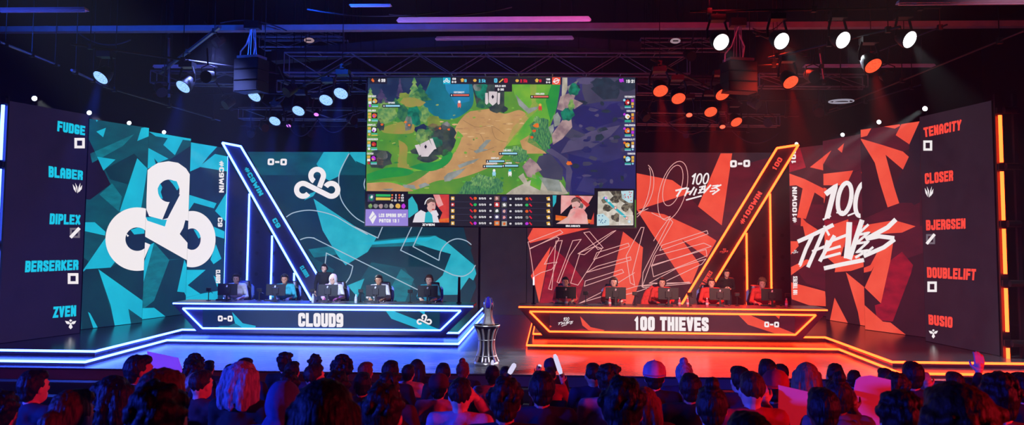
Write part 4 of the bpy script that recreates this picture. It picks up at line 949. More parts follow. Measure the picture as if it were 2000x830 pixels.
# lower strip
P([(797,378.5),(1165,380.5),(1240,382),(1240,446),(797,442)], HUD, 11); P([(713,373),(797,374),(797,409),(713,409)], HUD2, 12); P([(712,408.5),(797,409),(797,443),(712,441)], LILAC, 12)
P([(728,412),(735.5,423),(728,437.5),(720.5,425)], HW, 13); sh.line([(724,428),(732,419)], 1.2, LILAC, 14)
T('LCS SPRING SPLIT', 740,417,793,424,HW,14,w=.26,cw=.62); T('PATCH 13.1', 740.5,427.5,780,434.5,HW,14,w=.26,cw=.62)
P([(718,379),(732,379),(732,394),(718,394)], PURP, 13); blob(725,386,5,6,TEALT,14,10,.2); blob(726,385,2.5,3,HW,15,8,.2)
P([(734,379),(763,379.5),(763,384),(734,384)], HG, 13); P([(734,385.5),(763,386),(763,391),(734,391)], HYEL, 13)
for i in range(3):
    for j in range(2): blob(766+j*14, 381+i*5.2, 2, 2, (ORNG,HRED,STONE)[i], 13, 8, .1); T(('78','75','109')[i] if j == 0 else ('4','0','335')[i], 769.5+j*14,379.2+i*5.2,774.5+j*14,383+i*5.2,w=.2)
for i, m in enumerate((PINE2,ROCK,ROCKP,ROCK,STONE)): blob(723.5+i*10.2, 402.5, 4.4, 4.6, m, 13, 9, .15)
blob(777.5,402,5,5,GOLDP,13,10,.1); blob(788,402.5,4,5,MAG,13,10,.1)
# left player camera
P([(797.5,380),(877,380),(877,435),(797.5,434.5)], HUD2, 12); P([(797.5,390),(805,383),(815,400),(817,412),(800,425),(797.5,425)], TEALS, 13); P([(850,380),(877,380),(877,434.5),(856,434.5),(864,415),(852,400)], REDS, 13); P([(846,380),(858,380),(866,400),(856,405)], PINKS, 14); P([(858,428),(877,426),(877,434.5),(855,434.5)], ORNG, 14)
P([(806,434.3),(811,418),(822,410),(834,416),(846,412),(855,424),(858,434.6)], JACK, 15); P([(829,434.5),(831,416),(838,412),(844,420),(846,434.6)], TEALS, 16); blob(842,402,9,12.5,SKIN_S,17,16,.03); P([(832,400),(834,390),(842,386),(850,389),(852,396),(842,394)], HAIRS, 18); sh.line(arc(841,400,11,13,180,300,10), 2, HW, 18); blob(832,402,3,4.5,HUD2,19,10,.05); blob(846,400,1,.8,HUD2,19,8,.02); P([(843,408),(849,408),(848,410),(844,410)], REDS, 19)
P([(842,413),(852,410),(857,420),(848,426)], JACK, 18); P([(797.5,434.5),(877,435),(877,443),(797.5,442)], HUD2, 12); T('ZVEN', 825,436.5,849,441,HW,14,w=.3,cw=.9)
# right player camera
P([(1079.5,381.5),(1160.5,383),(1160.5,438),(1079.5,437)], HUD2, 12); P([(1096,381.5),(1158,383),(1142,410),(1120,395),(1095,418)], PINKS, 13); P([(1122,382),(1130,382),(1152,400),(1146,405)], REDS, 14); P([(1085,420),(1160,430),(1160,437),(1085,430)], ORNG, 13); P([(1079.5,381.5),(1087,381.5),(1086,395),(1080,405)], TEALS, 13); P([(1152,438),(1160,415),(1160,438)], REDS, 13)
P([(1086,437),(1108,424),(1114,410),(1122,404),(1138,406),(1146,418),(1149,437.5)], SKIN_S, 15); P([(1114,414),(1122,406),(1138,407),(1147,420),(1146,437.5),(1112,437)], PINKS, 16); blob(1124,399,7.5,9.5,SKIN_S,17,16,.03); P([(1115,396),(1118,388),(1125,386),(1133,390),(1134,398),(1127,393)], ROCKB, 18); blob(1136,402,3.5,5.5,ROCK,18,10,.05); sh.line(arc(1126,397,10.5,11,200,340,10), 1.8, HUD2, 18); P([(1112,420),(1122,412),(1124,416),(1116,424)], SKIN_S, 18); P([(1119,404),(1124,404),(1123,406),(1120,406)], REDS, 19)
P([(1079.5,437),(1160.5,438),(1160.5,445.5),(1079.5,444)], HUD2, 12); T('BUSIO', 1105,439.5,1133,444,HW,14,w=.3,cw=.9)
# score table
for i in range(5):
    y = 387.5+12.1*i; y2 = y+.8; random.seed(40+i)
    sh.line([(878,y+6.5),(1079,y+7.8)], .5, FOG3, 12)
    P([(881,y-3.5),(887.5,y-3.5),(887.5,y+3.5),(881,y+3.5)], REDS if i == 1 else GOLDP, 13); blob(884,y,2,2,HW,14,8,.2)
    sh.line([(918,y-2.5),(923,y+2.5)], 2.6, TXR, 13); blob(928,y,3.2,3,(ORNG,HG,ORNG,ROCK,MAG)[i],13,9,.1); T('0/0/0', 935.5,y-2,949,y+2,w=.2); T('0', 956,y-1.6,960,y+1.8,w=.24)
    P([(965.5,y-4.5),(975.5,y-4.5),(975.5,y+4.5),(965.5,y+4.5)], (ROCKB,REDS,ROCKD,FOG4,ORNG)[i], 13); blob(970.5,y,3,3,(SKIN_S,HW,HW,HW,STONE)[i],14,9,.2)
    P([(980,y2-4.5),(990,y2-4.5),(990,y2+4.5),(980,y2+4.5)], (FOG2,ROCK,PURP,PURP,STONE)[i], 13); blob(985,y2,3,3,(FOG4,HW,SKIN_S,PINKS,ORNG)[i],14,9,.2)
    T('0', 995,y2-1.6,999,y2+1.8,w=.24); T('0/0/0', 1006,y2-2,1020,y2+2,w=.2); blob(1029,y2,3.2,3,(ORNG,HG,ORNG,ROCK,MAG)[i],13,9,.1); sh.line([(1034,y2-2.5),(1038.5,y2+2.5)], 2.6, TXR, 13); P([(1067,y2-3),(1073.5,y2-4),(1075,y2+3.5),(1068.5,y2+3)], GOLDP, 13); blob(1072,y2+1,2,2,HW,14,8,.2)
# small map
P([(1161,367.5),(1240,369),(1240,445.5),(1161,445)], HUD2, 13); P([(1170,374),(1237,372),(1236,440),(1166,441)], g('map_ground','8A8270','4A453C',9,lo=.45,hi=.55), 14); P([(1168,374),(1190,373),(1200,385),(1225,400),(1236,415),(1236,440),(1215,440),(1190,440),(1167,420)], g('map_lane','E4DDD0','B8B0A0',6), 15)
for x, y, r in ((1187,407,9),(1200,390,9),(1215,385,7),(1222,405,9),(1203,425,9),(1180,392,6)): blob(x, y, r, r*.85, g('map_wall','4A453C','7A7260',12,lo=.48,hi=.52), 16, 12, .25)
P([(1213,373),(1237,372),(1236,396),(1228,396),(1215,388)], g('map_base','BFE0E8'), 16); P([(1166,419),(1178,417),(1190,428),(1190,440),(1166,441)], g('map_base','BFE0E8'), 16); sh.line([(1179,385),(1196,402),(1222,424)], 4.5, TEALS, 17)
for i in range(9): blob(random.uniform(1216,1234), random.uniform(375,392), 1.2,1.2, TXR, 18, 7, .1); blob(random.uniform(1169,1187), random.uniform(421,437), 1.2,1.2, g('map_blue','2F6E9A'), 18, 7, .1)
for x, y, m in ((1183,387,MAG),(1202,406,HRED),(1224,426,HRED),(1229,433,HBLUE),(1189,392,HBLUE)): blob(x, y, 2.8, 2.8, m, 19, 9, .05); blob(x, y, 1.6, 1.6, HW, 20, 8, .05)
sh.line([(1210,421),(1236.5,421),(1236.5,439),(1210,439)], .7, HW, 20, True)
sh.build(scr)
random.seed(5)
# ---------------------------------------------------------------- overhead rig
ALU = surf('truss_aluminium', '8E9098', .35, .7, var=.15); RIGB = surf('rig_black_steel', '15151A', .45, .4, var=.3); BEAMG = surf('painted_beam', '8C8C92', .6, var=.12, scale=4); TUBEW = surf('white_strip_housing', 'E2DEE8', .5, var=.05); DUCT = surf('dark_duct', '2A2A32', .5, .3, var=.2)
struct('ceiling_beam', MB().box((0,20,8.53), (33,.22,.135)).box((0,20.05,8.58), (33,.3,.03)), BEAMG)
def strip_lamp(p0, p1, Y, label, h=.085):
    a, b = onY(*p0, Y), onY(*p1, Y); z = (a.z+b.z)/2
    t = thing('strip_light', label, 'strip light', ((a.x+b.x)/2, Y, z), group='unlit strip lights under the ceiling')
    L = b.x-a.x
    MB().box((0,0,0), (L,.16,h), taper=.97).build('housing', TUBEW, t, world=False, bevel=.01)
    MB().box((0,-.01,-h/2-.012), (L-.06,.05,.024)).build('lens_cover', TUBEW, t, world=False)
    for u in (-.4,.4): MB().tube((L*u,0,h/2), (L*u,0,10.97-z), .012, n=6).build('hanger', RIGB, t, world=False)
for a, b, Y, l, h in (((0,17),(171,20.5),15.5,'blue-tinted strip light at the top left corner of the hall',.06),((775,38),(1155,37),16.5,'lilac strip light hanging closest above the big screen, nearer and longer one',.07),((850,72.5),(1121,75.5),21.5,'lilac strip light above the big screen, lower and shorter one',.07),
                     ((683,10),(765,11),18,'thin violet strip light high above the blue-side truss',.03),((1751,2),(2010,4),14.5,'pink strip light cut by the top right corner',.07),((1568,127.5),(1827,128.5),24,'dim strip light behind the red lamp on the red side',.07),((300,128),(424,130.5),24,'dim strip light behind the blue lamps on the blue side',.07)):
    strip_lamp(a, b, Y, l, h)
# box trusses
def truss(p0, p1, w, h, label, bays=None, name='lighting_truss', group='box trusses over the stage', m=None):
    p0, p1 = Vector(p0), Vector(p1); d = p1-p0; L = d.length; d.normalize(); s = Vector((-d.y,d.x,0)).normalized()*w/2; up = Vector((0,0,h/2))
    t = thing(name, label, 'truss', tuple((p0+p1)/2), group=group)
    m = m or ALU; bays = bays or max(3,int(L/.85))
    for i, (a, b) in enumerate(((1,1),(1,-1),(-1,1),(-1,-1))):
        o = s*a+up*b; MB().tube(p0+o, p1+o, .026, n=8).build('chord', m, t)
    mb = MB()
    for k in range(bays):
        q0, q1 = p0+d*(L*k/bays), p0+d*(L*(k+1)/bays); f = 1 if k%2 == 0 else -1
        for sd in (1,-1): mb.tube(q0+s*sd+up*f, q1+s*sd-up*f, .012, n=6)
        for ud in (1,-1): mb.tube(q0+s+up*ud, q0-s+up*ud, .016, n=6)
    for e in (p0, p1):
        mb.tube(e+s+up, e+s-up, .016, n=6).tube(e-s+up, e-s-up, .016, n=6)
    mb.build('lacing', m, t)
    for u in (.15,.5,.85):
        q = p0+d*(L*u)+up; MB().tube(q, (q.x,q.y,10.97), .012, n=6).build('suspension_cable', RIGB, t)
    return t
truss(onY(560,125,22.5), onY(1345,127,22.5), .45, .55, 'long box truss running just above the big screen')
truss(onY(512,85,25), onY(676,85,25), .5, .3, 'short box truss with bright rungs above the blue-side corner of the big screen')
truss(onY(505,66,27), onY(668,66,27), .5, .25, 'shortest high truss just under the beam, above the blue side')
truss(onY(1250,88,25), onY(1420,88,25), .5, .3, 'short box truss behind the hanging speaker, above the red side')
truss(onY(300,152,24), onY(505,156,24), .4, .35, 'box truss behind the second blue lamp')
truss(onY(545,170,26), onY(718,170,26), .4, .35, 'box truss behind the upper blue lamps, left of the big screen')
truss(onY(470,222,27.3), onY(716,224,27.3), .4, .35, 'lowest box truss behind the blue lamps, above the teal screen')
truss(onY(1243,172,26), onY(1405,174,26), .4, .35, 'box truss behind the red lamps next to the big screen')
truss(onY(1243,232,27.3), onY(1520,236,27.3), .4, .35, 'lowest box truss behind the red lamps, above the maroon screen')
truss(onY(1480,158,24), onY(1690,160,24), .4, .35, 'box truss behind the outer red lamps')
BLUE = [(197,151),(358,169),(497,187),(537,236),(583,216),(637,195),(666,182)]
RED = [(1290,177),(1325,192),(1388,218),(1411,184),(1438,238),(1544,160),(1705,128)]
WHT = [(1408,82),(1526,80),(1646,78),(1776,77)]
LZ, WZ = 6.8, 7.35
def pipe(p0, p1, label, r=.028, name='rig_pipe', hang=True):
    p0, p1 = Vector(p0), Vector(p1); t = thing(name, label, 'rig pipe', tuple((p0+p1)/2), group='pipes of the lighting rig')
    MB().tube(p0, p1, r, n=8).build('pipe', RIGB if r < .03 else ALU, t)
    for u in (.08,.5,.92):
        q = p0.lerp(p1, u); MB().tube(q, (q.x,q.y,10.97), .01, n=6).box(q, (.09,.09,.11)).build('hanger', RIGB, t)
pz = lambda p, z=LZ: onZ(p[0], p[1], z)
def ends(a, b, z, ext=.6):
    A, B = pz(a, z), pz(b, z); d = (B-A).normalized()*ext; A, B = A-d, B+d; A.z = B.z = z+.62; return A, B
pipe(*ends(BLUE[0], BLUE[2], LZ), 'dark pipe carrying the three outer blue lamps'); pipe(*ends(BLUE[3], BLUE[6], LZ), 'dark pipe carrying the four blue lamps nearest the big screen')
pipe(*ends(RED[0], RED[4], LZ), 'dark pipe carrying the red lamps nearest the big screen'); pipe(*ends(RED[3], RED[3], LZ, 0.01)[:1], (pz(RED[3]).x+1.2, pz(RED[3]).y-.3, LZ+.62), 'short dark pipe carrying the red lamp half hidden by the speaker')
pipe(*ends(RED[5], RED[6], LZ), 'dark pipe carrying the two outer red lamps'); pipe(*ends(WHT[0], WHT[3], WZ), 'dark pipe carrying the four white lamps')
# lamps
def dots(name, c, s, c2):
    if name in _M: return _M[name]
    m, nt, b = _nodes(name); tc = nt.nodes.new('ShaderNodeTexCoord'); v = nt.nodes.new('ShaderNodeTexVoronoi'); v.inputs['Scale'].default_value = 26; v.inputs['Randomness'].default_value = .25
    mp = nt.nodes.new('ShaderNodeMapping'); mp.inputs['Scale'].default_value = (1,0,1)
    nt.links.new(tc.outputs['Object'], mp.inputs['Vector']); nt.links.new(mp.outputs['Vector'], v.inputs['Vector'])
    r = nt.nodes.new('ShaderNodeValToRGB'); r.color_ramp.elements[0].position = .5; r.color_ramp.elements[1].position = .62; r.color_ramp.elements[0].color = c+(1,); r.color_ramp.elements[1].color = c2+(1,)
    nt.links.new(v.outputs['Distance'], r.inputs['Fac']); nt.links.new(r.outputs['Color'], b.inputs['Emission Color']); b.inputs['Emission Strength'].default_value = s; b.inputs['Base Color'].default_value = (.01,.01,.01,1)
    _M[name] = m; return m
LB = dots('lamp_face_blue', (.3,.55,1.0), 1.5, (.02,.07,.75)); LR = dots('lamp_face_red', (1.0,.09,.03), 1.5, (.5,.006,.003)); LW = dots('lamp_face_white', (1,1,1), 3.0, (.45,.45,.5)); LP = glow('lamp_face_violet', (.6,.16,1.0), 2.0); LS = glow('lamp_face_spot', (.85,.93,1.0), 6.0); LSR = glow('lamp_face_hot_red', (1.0,.1,.05), 2.2)
def make_head(lens, r=.165, depth=.28):
    """moving-head lamp; local -Y is the beam, origin at the lens centre"""
    t = thing('stage_spotlight', '', 'stage lamp')
    MX = Matrix.Rotation(math.radians(90),3,'X')   # local z -> -y
    MB().lathe([(r*.55,-depth),(r*.8,-depth*.85),(r*1.05,-depth*.4),(r*1.1,-.02),(r*1.1,.0),(r*1.0,.012)], 24, M=MX).build('lamp_body', RIGB, t, world=False, smooth=True)
    MB().lathe([(r*.02,.0),(r,.0),(r,.014),(r*.6,.02),(r*.02,.022)], 24, M=MX).build('lens', lens, t, world=False)
    MB().path([(r*1.1*math.cos(a), -.01, r*1.1*math.sin(a)) for a in [2*math.pi*i/28 for i in range(28)]], .014, 6, closed=True).build('bezel', RIGB, t, world=False, smooth=True)
    return t
KEEP = {}
def take(src, first):
    if first: KEEP[src.name] = list(src.children); return src
    c = src.copy(); C.objects.link(c)
    for ch in KEEP[src.name]: copy_tree(ch, c)
    return c
def lamp_at(src, first, P, d, topz, label, group, r=.165, depth=.28):
    d = Vector(d).normalized(); q = (-d).to_track_quat('Y','Z') if False else d.to_track_quat('-Y','Z')
    o = take(src, first)
    o.location = P; o.rotation_euler = q.to_euler(); tag(o, label, 'stage lamp', group)
    c = P-d*depth*.5; inv = (Matrix.Translation(P) @ q.to_matrix().to_4x4()).inverted()
    side = Vector((-d.y,d.x,0)); side = side.normalized() if side.length > .01 else Vector((1,0,0))
    w = r*1.1+.05
    def part(mb, n):
        me = mb.mesh(n, [RIGB], inv); ob = bpy.data.objects.new(n, me); C.objects.link(ob); ob.parent = o
    for s in (1,-1):
        e = c+side*w*s; part(MB().path([e+side*.0, e+Vector((0,0,.18)), c+side*w*.7*s+Vector((0,0,max(.2,topz-c.z-.16)))], .024, 6), 'yoke_arm')
    part(MB().box(c+Vector((0,0,max(.22,topz-c.z-.12))), (.3,.26,.12)), 'base_box'); part(MB().tube(c+Vector((0,0,max(.2,topz-c.z-.1))), Vector((c.x,c.y,max(topz,c.z+.24))), .03, n=8), 'clamp')
    return o
def spot(P, d, c, power, ang, blend=.5, rad=.06):
    l = bpy.data.lights.new('lamp_beam', 'SPOT'); l.color = c; l.energy = power; l.spot_size = math.radians(ang); l.spot_blend = blend; l.shadow_soft_size = rad
    o = bpy.data.objects.new('lamp_beam', l); C.objects.link(o); o.location = Vector(P)+Vector(d).normalized()*.05; o.rotation_euler = Vector(d).to_track_quat('-Z','Y').to_euler(); return o
CB, CR, CW_, CV = (.01,.07,1.0), (1.0,.02,.01), (.9,.95,1.0), (.35,.05,1.0)
BP = 6000; RP = 6000
hb, hr_, hw = make_head(LB), make_head(LR), make_head(LW)
BN = ['outermost of the blue lamps','second blue lamp from the outer end','third blue lamp from the outer end, beneath the black speaker','lowest of the blue lamps','blue lamp just above the lowest one','second blue lamp from the big screen','blue lamp closest to the big screen']
for i, p in enumerate(BLUE):
    P = pz(p); d = (-.28 if i < 3 else -.12,-.62,-.72); lamp_at(hb, i == 0, P, d, LZ+.62, 'round LED lamp shining blue, '+BN[i], 'blue stage lamps'); spot(P, (-.05,-.25,-.95), CB, BP, 26)
RN = ['red lamp closest to the big screen','second red lamp from the big screen','fourth of the red row sloping down from the screen','red lamp half hidden behind the hanging speaker','lowest of the big red lamps','red lamp right of the hanging speaker','outermost red lamp, below the last white ones']
for i, p in enumerate(RED):
    P = pz(p); d = (.26 if i > 2 else .12,-.62,-.72); lamp_at(hr_, i == 0, P, d, LZ+.62, 'round LED lamp shining red, '+RN[i], 'red stage lamps'); spot(P, (.05,-.25,-.95), CR, RP, 26)
WN = ['left of the hanging speaker cables','first one past the speaker','third of the row','outermost of the row']
for i, p in enumerate(WHT):
    P = pz(p, WZ); d = (.3+.05*i,-.78,-.5); lamp_at(hw, i == 0, P, d, WZ+.62, 'round LED lamp shining white, '+WN[i], 'white stage lamps'); spot(P, (.5,-.05,-.85), CW_, 1500, 40)
hv = make_head(LP, .07, .2)
for i, p in enumerate(((618,223),(564,245))): P = pz(p); lamp_at(hv, i == 0, P, (0,-.6,-.8), LZ+.62, 'small spotlight shining violet, '+('higher' if i == 0 else 'lower')+' of the two near the big screen', 'violet spotlights', .07, .2); spot(P, (.12,-.2,-.95), CV, 1500, 12)
hs = make_head(LSR, .085, .22)
for i, p in enumerate(((1346,224),(1411,247))): P = pz(p); lamp_at(hs, i == 0, P, (0,-.6,-.8), LZ+.62, 'small spotlight shining red, '+('nearer to' if i == 0 else 'farther from')+' the big screen', 'small red spotlights', .085, .22); spot(P, (-.12,-.2,-.95), CR, 2600, 13)
# white spotlights standing on top of the side screens
hq = make_head(LS, .065, .2)
SP = [(67,192,1,'outermost on the blue side'),(174,220,1,'second on the blue side'),(252,240,1,'third on the blue side'),(320,258,1,'innermost on the blue side'),(1556,281,-1,'innermost on the red side'),(1646,263,-1,'second on the red side'),(1717,238,-1,'third on the red side'),(1807,212,-1,'outermost on the red side')]
for i, (x, y, s, w) in enumerate(SP):
    P = onZ(x, y, 6.78); d = Vector((s*.72,-.45,-.42)); o = take(hq, i == 0)
    q = (d.normalized()*.5+(CAM-P).normalized()*.5).to_track_quat('-Y','Z'); o.location = P; o.rotation_euler = q.to_euler(); tag(o, 'small white spotlight on the top edge of a side screen, '+w, 'stage lamp', 'white spotlights on the side screens')
    inv = (Matrix.Translation(P) @ q.to_matrix().to_4x4()).inverted(); c = P-d.normalized()*.1+Vector((0,.05,0))
    for nm, mb in (('bracket', MB().tube(c, (c.x,c.y,6.42), .022, n=8).box((c.x,c.y,6.43), (.18,.18,.05))),):
        me = mb.mesh(nm, [RIGB], inv); ob = bpy.data.objects.new(nm, me); C.objects.link(ob); ob.parent = o
    spot(P, d, CW_, 9000, 9, .4)
# hanging speakers
GRL = surf('speaker_grille', '111116', .7, var=.5, scale=120)
def speaker(x0, y0, x1, y1, Y, label):
    a, b = onY(x0,y1,Y), onY(x1,y0,Y); w, h = b.x-a.x, b.z-a.z; cx = (a.x+b.x)/2
    t = thing('hanging_speaker', label, 'loudspeaker', (cx,Y,a.z)); rot = Matrix.Rotation(.25 if cx > 0 else -.25,3,'Z')
    for k in range(3):
        zc = a.z+h*(k+.5)/3; cab = MB().box((cx,Y,zc), (w*.95,.45,h/3-.012), rot).build('cabinet', CASE, t)
        MB().box(Vector((cx,Y,zc))+rot @ Vector((0,-.23,0)), (w*.88,.02,h/3-.05), rot).build('grille', GRL, cab)
    MB().box((cx,Y,b.z+.05), (w*.8,.4,.06), rot).build('fly_frame', ALU, t)
    zt = 8.55
    for s in (-.25,-.1,.1,.25): MB().tube((cx+s*w*.6,Y,b.z+.06), (cx+s*w*.35,Y,zt-.2), .014, n=6).build('chain', ALU, t)
    MB().path([(cx-w*.42,Y,b.z-.05),(cx-w*.4,Y,b.z+.2),(cx-w*.2,Y,b.z+.38),(cx,Y,b.z+.8),(cx+.05,Y,zt-.15)], .018, 6).path([(cx+w*.1,Y-.1,b.z+.05),(cx+w*.16,Y-.1,b.z+.35),(cx+.03,Y,zt-.4)], .018, 6).build('cable_loom', surf('pale_cable','B8B8C0',.5), t)
    MB().box((cx,Y,zt-.12), (.35,.25,.18)).tube((cx,Y,zt-.04), (cx,Y,10.97), .02, n=6).build('hoist', RIGB, t)
speaker(1411,122,1474,182,19.3, 'black loudspeaker stack hanging on pale cables among the red-side lamps'); speaker(462,117,520,181,19.3, 'black loudspeaker stack hanging in the dark over the blue side')
# small lit signs, ring light, spare lanterns, ducts and slack cables
SGN = glow('sign_face', 'C9A7B4', .55); 
for x, y, l in ((604,79,'small pale rounded sign lamp hanging above the blue-side truss'),(1319,80,'small pale rounded sign lamp hanging above the red-side truss')):
    p = onY(x, y, 22); t = thing('sign_lamp', l, 'sign lamp', tuple(p))
    MB().prism([(p.x+q[0],p.y-.05,p.z+q[1]) for q in arc(0,0,.13,.065,0,360,20)[:-1]], (0,.08,0)).build('face_plate', SGN, t)
    MB().box((p.x,p.y-.055,p.z-.01), (.14,.006,.03)).build('dark_mark', RIGB, t); MB().tube((p.x,p.y,p.z+.05), (p.x,p.y,10.97), .012, n=6).build('hanger', RIGB, t)
p = onY(1643,198,22); t = thing('ring_light', 'tilted white ring light above the red shard screen', 'ring light', tuple(p))
for r, m in ((.3,glow('ring_tube','B9B4C6',.6)),(.19,glow('ring_tube','B9B4C6',.6))): MB().path([(p.x+r*math.cos(a),p.y+r*math.sin(a),p.z) for a in [2*math.pi*i/36 for i in range(36)]], .018, 8, closed=True).build('ring', m, t)
MB().tube((p.x-.3,p.y,p.z), (p.x+.3,p.y,p.z), .015).tube((p.x,p.y,p.z), (p.x,p.y,10.97), .015).build('mount', RIGB, t)
def make_can():
    t = thing('hanging_lantern', '', 'stage lamp'); MX = Matrix.Rotation(math.radians(90),3,'X')
    MB().lathe([(.07,-.3),(.12,-.26),(.13,0),(.135,.02)], 18, M=MX).build('housing', RIGB, t, world=False, smooth=True); MB().lathe([(.02,.0),(.12,.0),(.12,.01)], 18, M=MX).build('lens', surf('dark_glass','30343C',.1,var=.1,spec=.8), t, world=False)
    MB().path([(-.15,.12,0),(-.15,.12,.2),(0,.12,.26),(.15,.12,.2),(.15,.12,0)], .014, 6).build('yoke', RIGB, t, world=False); MB().tube((0,.12,.25), (0,.12,.62), .02).build('clamp', RIGB, t, world=False); return t
cn = make_can()
CAN = [(316,180,'left of the second blue lamp'),(403,150,'between the second and third blue lamps'),(440,205,'below the third blue lamp, blue side'),(490,262,'beside the top of the blue neon beam'),(518,250,'right of the top of the blue neon beam'),(560,180,'behind the blue lamp pipe'),(690,235,'beside the big screen on the blue side'),(1262,230,'beside the big screen on the red side'),(1350,110,'under the red-side sign lamp'),(1480,205,'left of the sixth red lamp'),(1500,240,'behind the top of the orange neon beam'),(1590,150,'right of the sixth red lamp'),(1600,220,'left of the ring light'),(1735,150,'right of the outermost red lamp'),(420,85,'under the beam at the blue side'),(610,262,'above the teal rear screen'),(1340,262,'above the maroon rear screen')]
for i, (x, y, w) in enumerate(CAN):
    o = cn if i == 0 else copy_tree(cn); o.location = onZ(x, y, 6.95) if y > 130 else onY(x, y, 22); d = Vector((random.uniform(-.5,.5),-.7,random.uniform(-.9,-.3))); o.rotation_euler = (random.uniform(.2,.7),0,random.uniform(-.9,.9)); tag(o, 'dark unlit stage lantern '+w, 'stage lamp', 'unlit lanterns in the rig')
for i, (a, b, Ya, Yb, l, r) in enumerate((((313,142),(430,52),22,19,'slanting pale pipe under the beam at the blue side',.045),((0,82),(115,128),17,20,'slanting pipe in the dark top left corner',.03),((140,137),(215,172),18,22,'slanting pipe meeting the outermost blue lamp',.03),((200,168),(430,235),19,25,'long low slanting pipe above the teal side screens',.025),((1620,215),(2000,60),25,15,'long slanting pipe rising to the top right corner',.022),((1600,225),(1800,165),25,21,'shorter slanting pipe above the red side screens',.02),((1690,110),(1850,48),20,18,'thin red slanting pipe by the outer white lamp',.02),((1470,62),(1580,110),20,23,'slanting pipe right of the speaker hoist',.025),((1610,165),(1600,95),22,22,'short upright pipe between the white lamps',.03),((330,60),(330,190),22,22,'upright pipe above the second blue lamp',.04))):
    A, B = onY(*a, Ya), onY(*b, Yb); pipe(A, B, l, r)
for i, (x0, x1, y, z0, l) in enumerate(((300,716,182,24.5,'level pipe behind the upper blue lamps'),(430,716,212,26,'level pipe behind the lower blue lamps'),(1245,1640,195,25,'level pipe behind the upper red lamps'),(1245,1560,225,26,'level pipe behind the lower red lamps'),(1245,1480,255,27,'level pipe just above the maroon screen'),(470,716,245,27,'level pipe just above the teal screen'),(560,716,160,23.5,'level pipe by the blue-side edge of the big screen'),(1245,1420,152,23.5,'level pipe by the red-side edge of the big screen'))):
    pipe(onY(x0,y,z0), onY(x1,y+1,z0), l, .022)
for pts, l in (([(510,140),(520,108),(715,112),(715,118)], 'flat duct'),): pass
for a, b, Y, h, l in (((535,112),(800,88),24.5,.32,'slanting dark duct above the truss on the blue side'),((800,88),(1010,78),24.5,.3,'dark duct above the truss near the strip lights'),((1010,78),(1250,95),24.5,.3,'dark duct above the truss on the red side'),((560,143),(716,145),25.5,.2,'flat teal-lit duct behind the truss, blue side'),((1245,152),(1420,158),25.5,.2,'flat red-lit duct behind the truss, red side')):
    A, B = onY(*a, Y), onY(*b, Y); t = thing('air_duct', l, 'air duct', tuple((A+B)/2), group='ducts under the ceiling'); d = (B-A).normalized()
    s = Vector((0,.5,0)); u = Vector((0,0,h)); MB().prism([A-s*.5-u*.5, A+s*.5-u*.5, A+s*.5+u*.5, A-s*.5+u*.5], B-A).build('duct_body', DUCT, t)
    for k in range(1,4):
        q = A+(B-A)*k/4; MB().box(q, (.05,.56,h+.06)).build('flange', RIGB, t)
    for k in (.2,.8): q = A+(B-A)*k; MB().tube(q, (q.x,q.y,10.97), .012, n=6).build('hanger', RIGB, t)
CBL = surf('rig_cable', '2A2A34', .5, var=.2)
for i, (a, b, sag, Y, l) in enumerate((((155,66),(255,78),16,20,'above the outermost blue lamp'),((500,178),(560,182),30,20,'under the speaker on the blue side'),((560,240),(620,232),30,21,'below the blue lamps'),((620,232),(690,222),32,21,'beside the violet spotlight'),((430,45),(560,60),-12,19.6,'over the beam on the blue side'),((600,18),(860,22),12,17,'looping across the dark ceiling on the blue side'),((760,28),(1000,14),10,17,'looping across the dark ceiling by the strip lights'),((1470,55),(1530,40),14,19.6,'trailing from the speaker hoist to the beam'),((1300,235),(1390,240),24,21,'below the red lamps'),((1430,255),(1520,260),22,22,'above the maroon screen'))):
    A, B = onY(*a, Y), onY(*b, Y); k = sag/1650*Y
    tag(MB().path([A.lerp(B, u/12)+Vector((0,0,-k*4*(u/12)*(1-u/12))) for u in range(13)], .016, 6).build('hanging_cable', CBL), 'slack dark cable '+l, 'cable', 'slack cables of the rig')
# ---------------------------------------------------------------- people
def remesh(mb, vox, name, it=2, disp=0.0, seed=0.0, dscale=30):
    me = mb.mesh(name, []); o = bpy.data.objects.new('tmp', me); C.objects.link(o)
    r = o.modifiers.new('r', 'REMESH'); r.mode = 'VOXEL'; r.voxel_size = vox
    if it: s = o.modifiers.new('s', 'SMOOTH'); s.factor = .5; s.iterations = it
    dg = bpy.context.evaluated_depsgraph_get(); m2 = bpy.data.meshes.new_from_object(o.evaluated_get(dg)); m2.name = name
    bpy.data.objects.remove(o); bpy.data.meshes.remove(me)
    if disp:
        ns = [v.normal.copy() for v in m2.vertices]
        for v, n_ in zip(m2.vertices, ns): v.co += n_*disp*noise.noise(Vector((v.co.x*dscale+seed, v.co.y*dscale, v.co.z*dscale*.5)))
    m2.polygons.foreach_set('use_smooth', [True]*len(m2.polygons)); m2.materials.append(None); return m2
def limb(mb, pts, rs, n=10):
    mb.path(pts, rs, n)
    for p, r in zip(pts, rs): mb.ball(p, r, n)
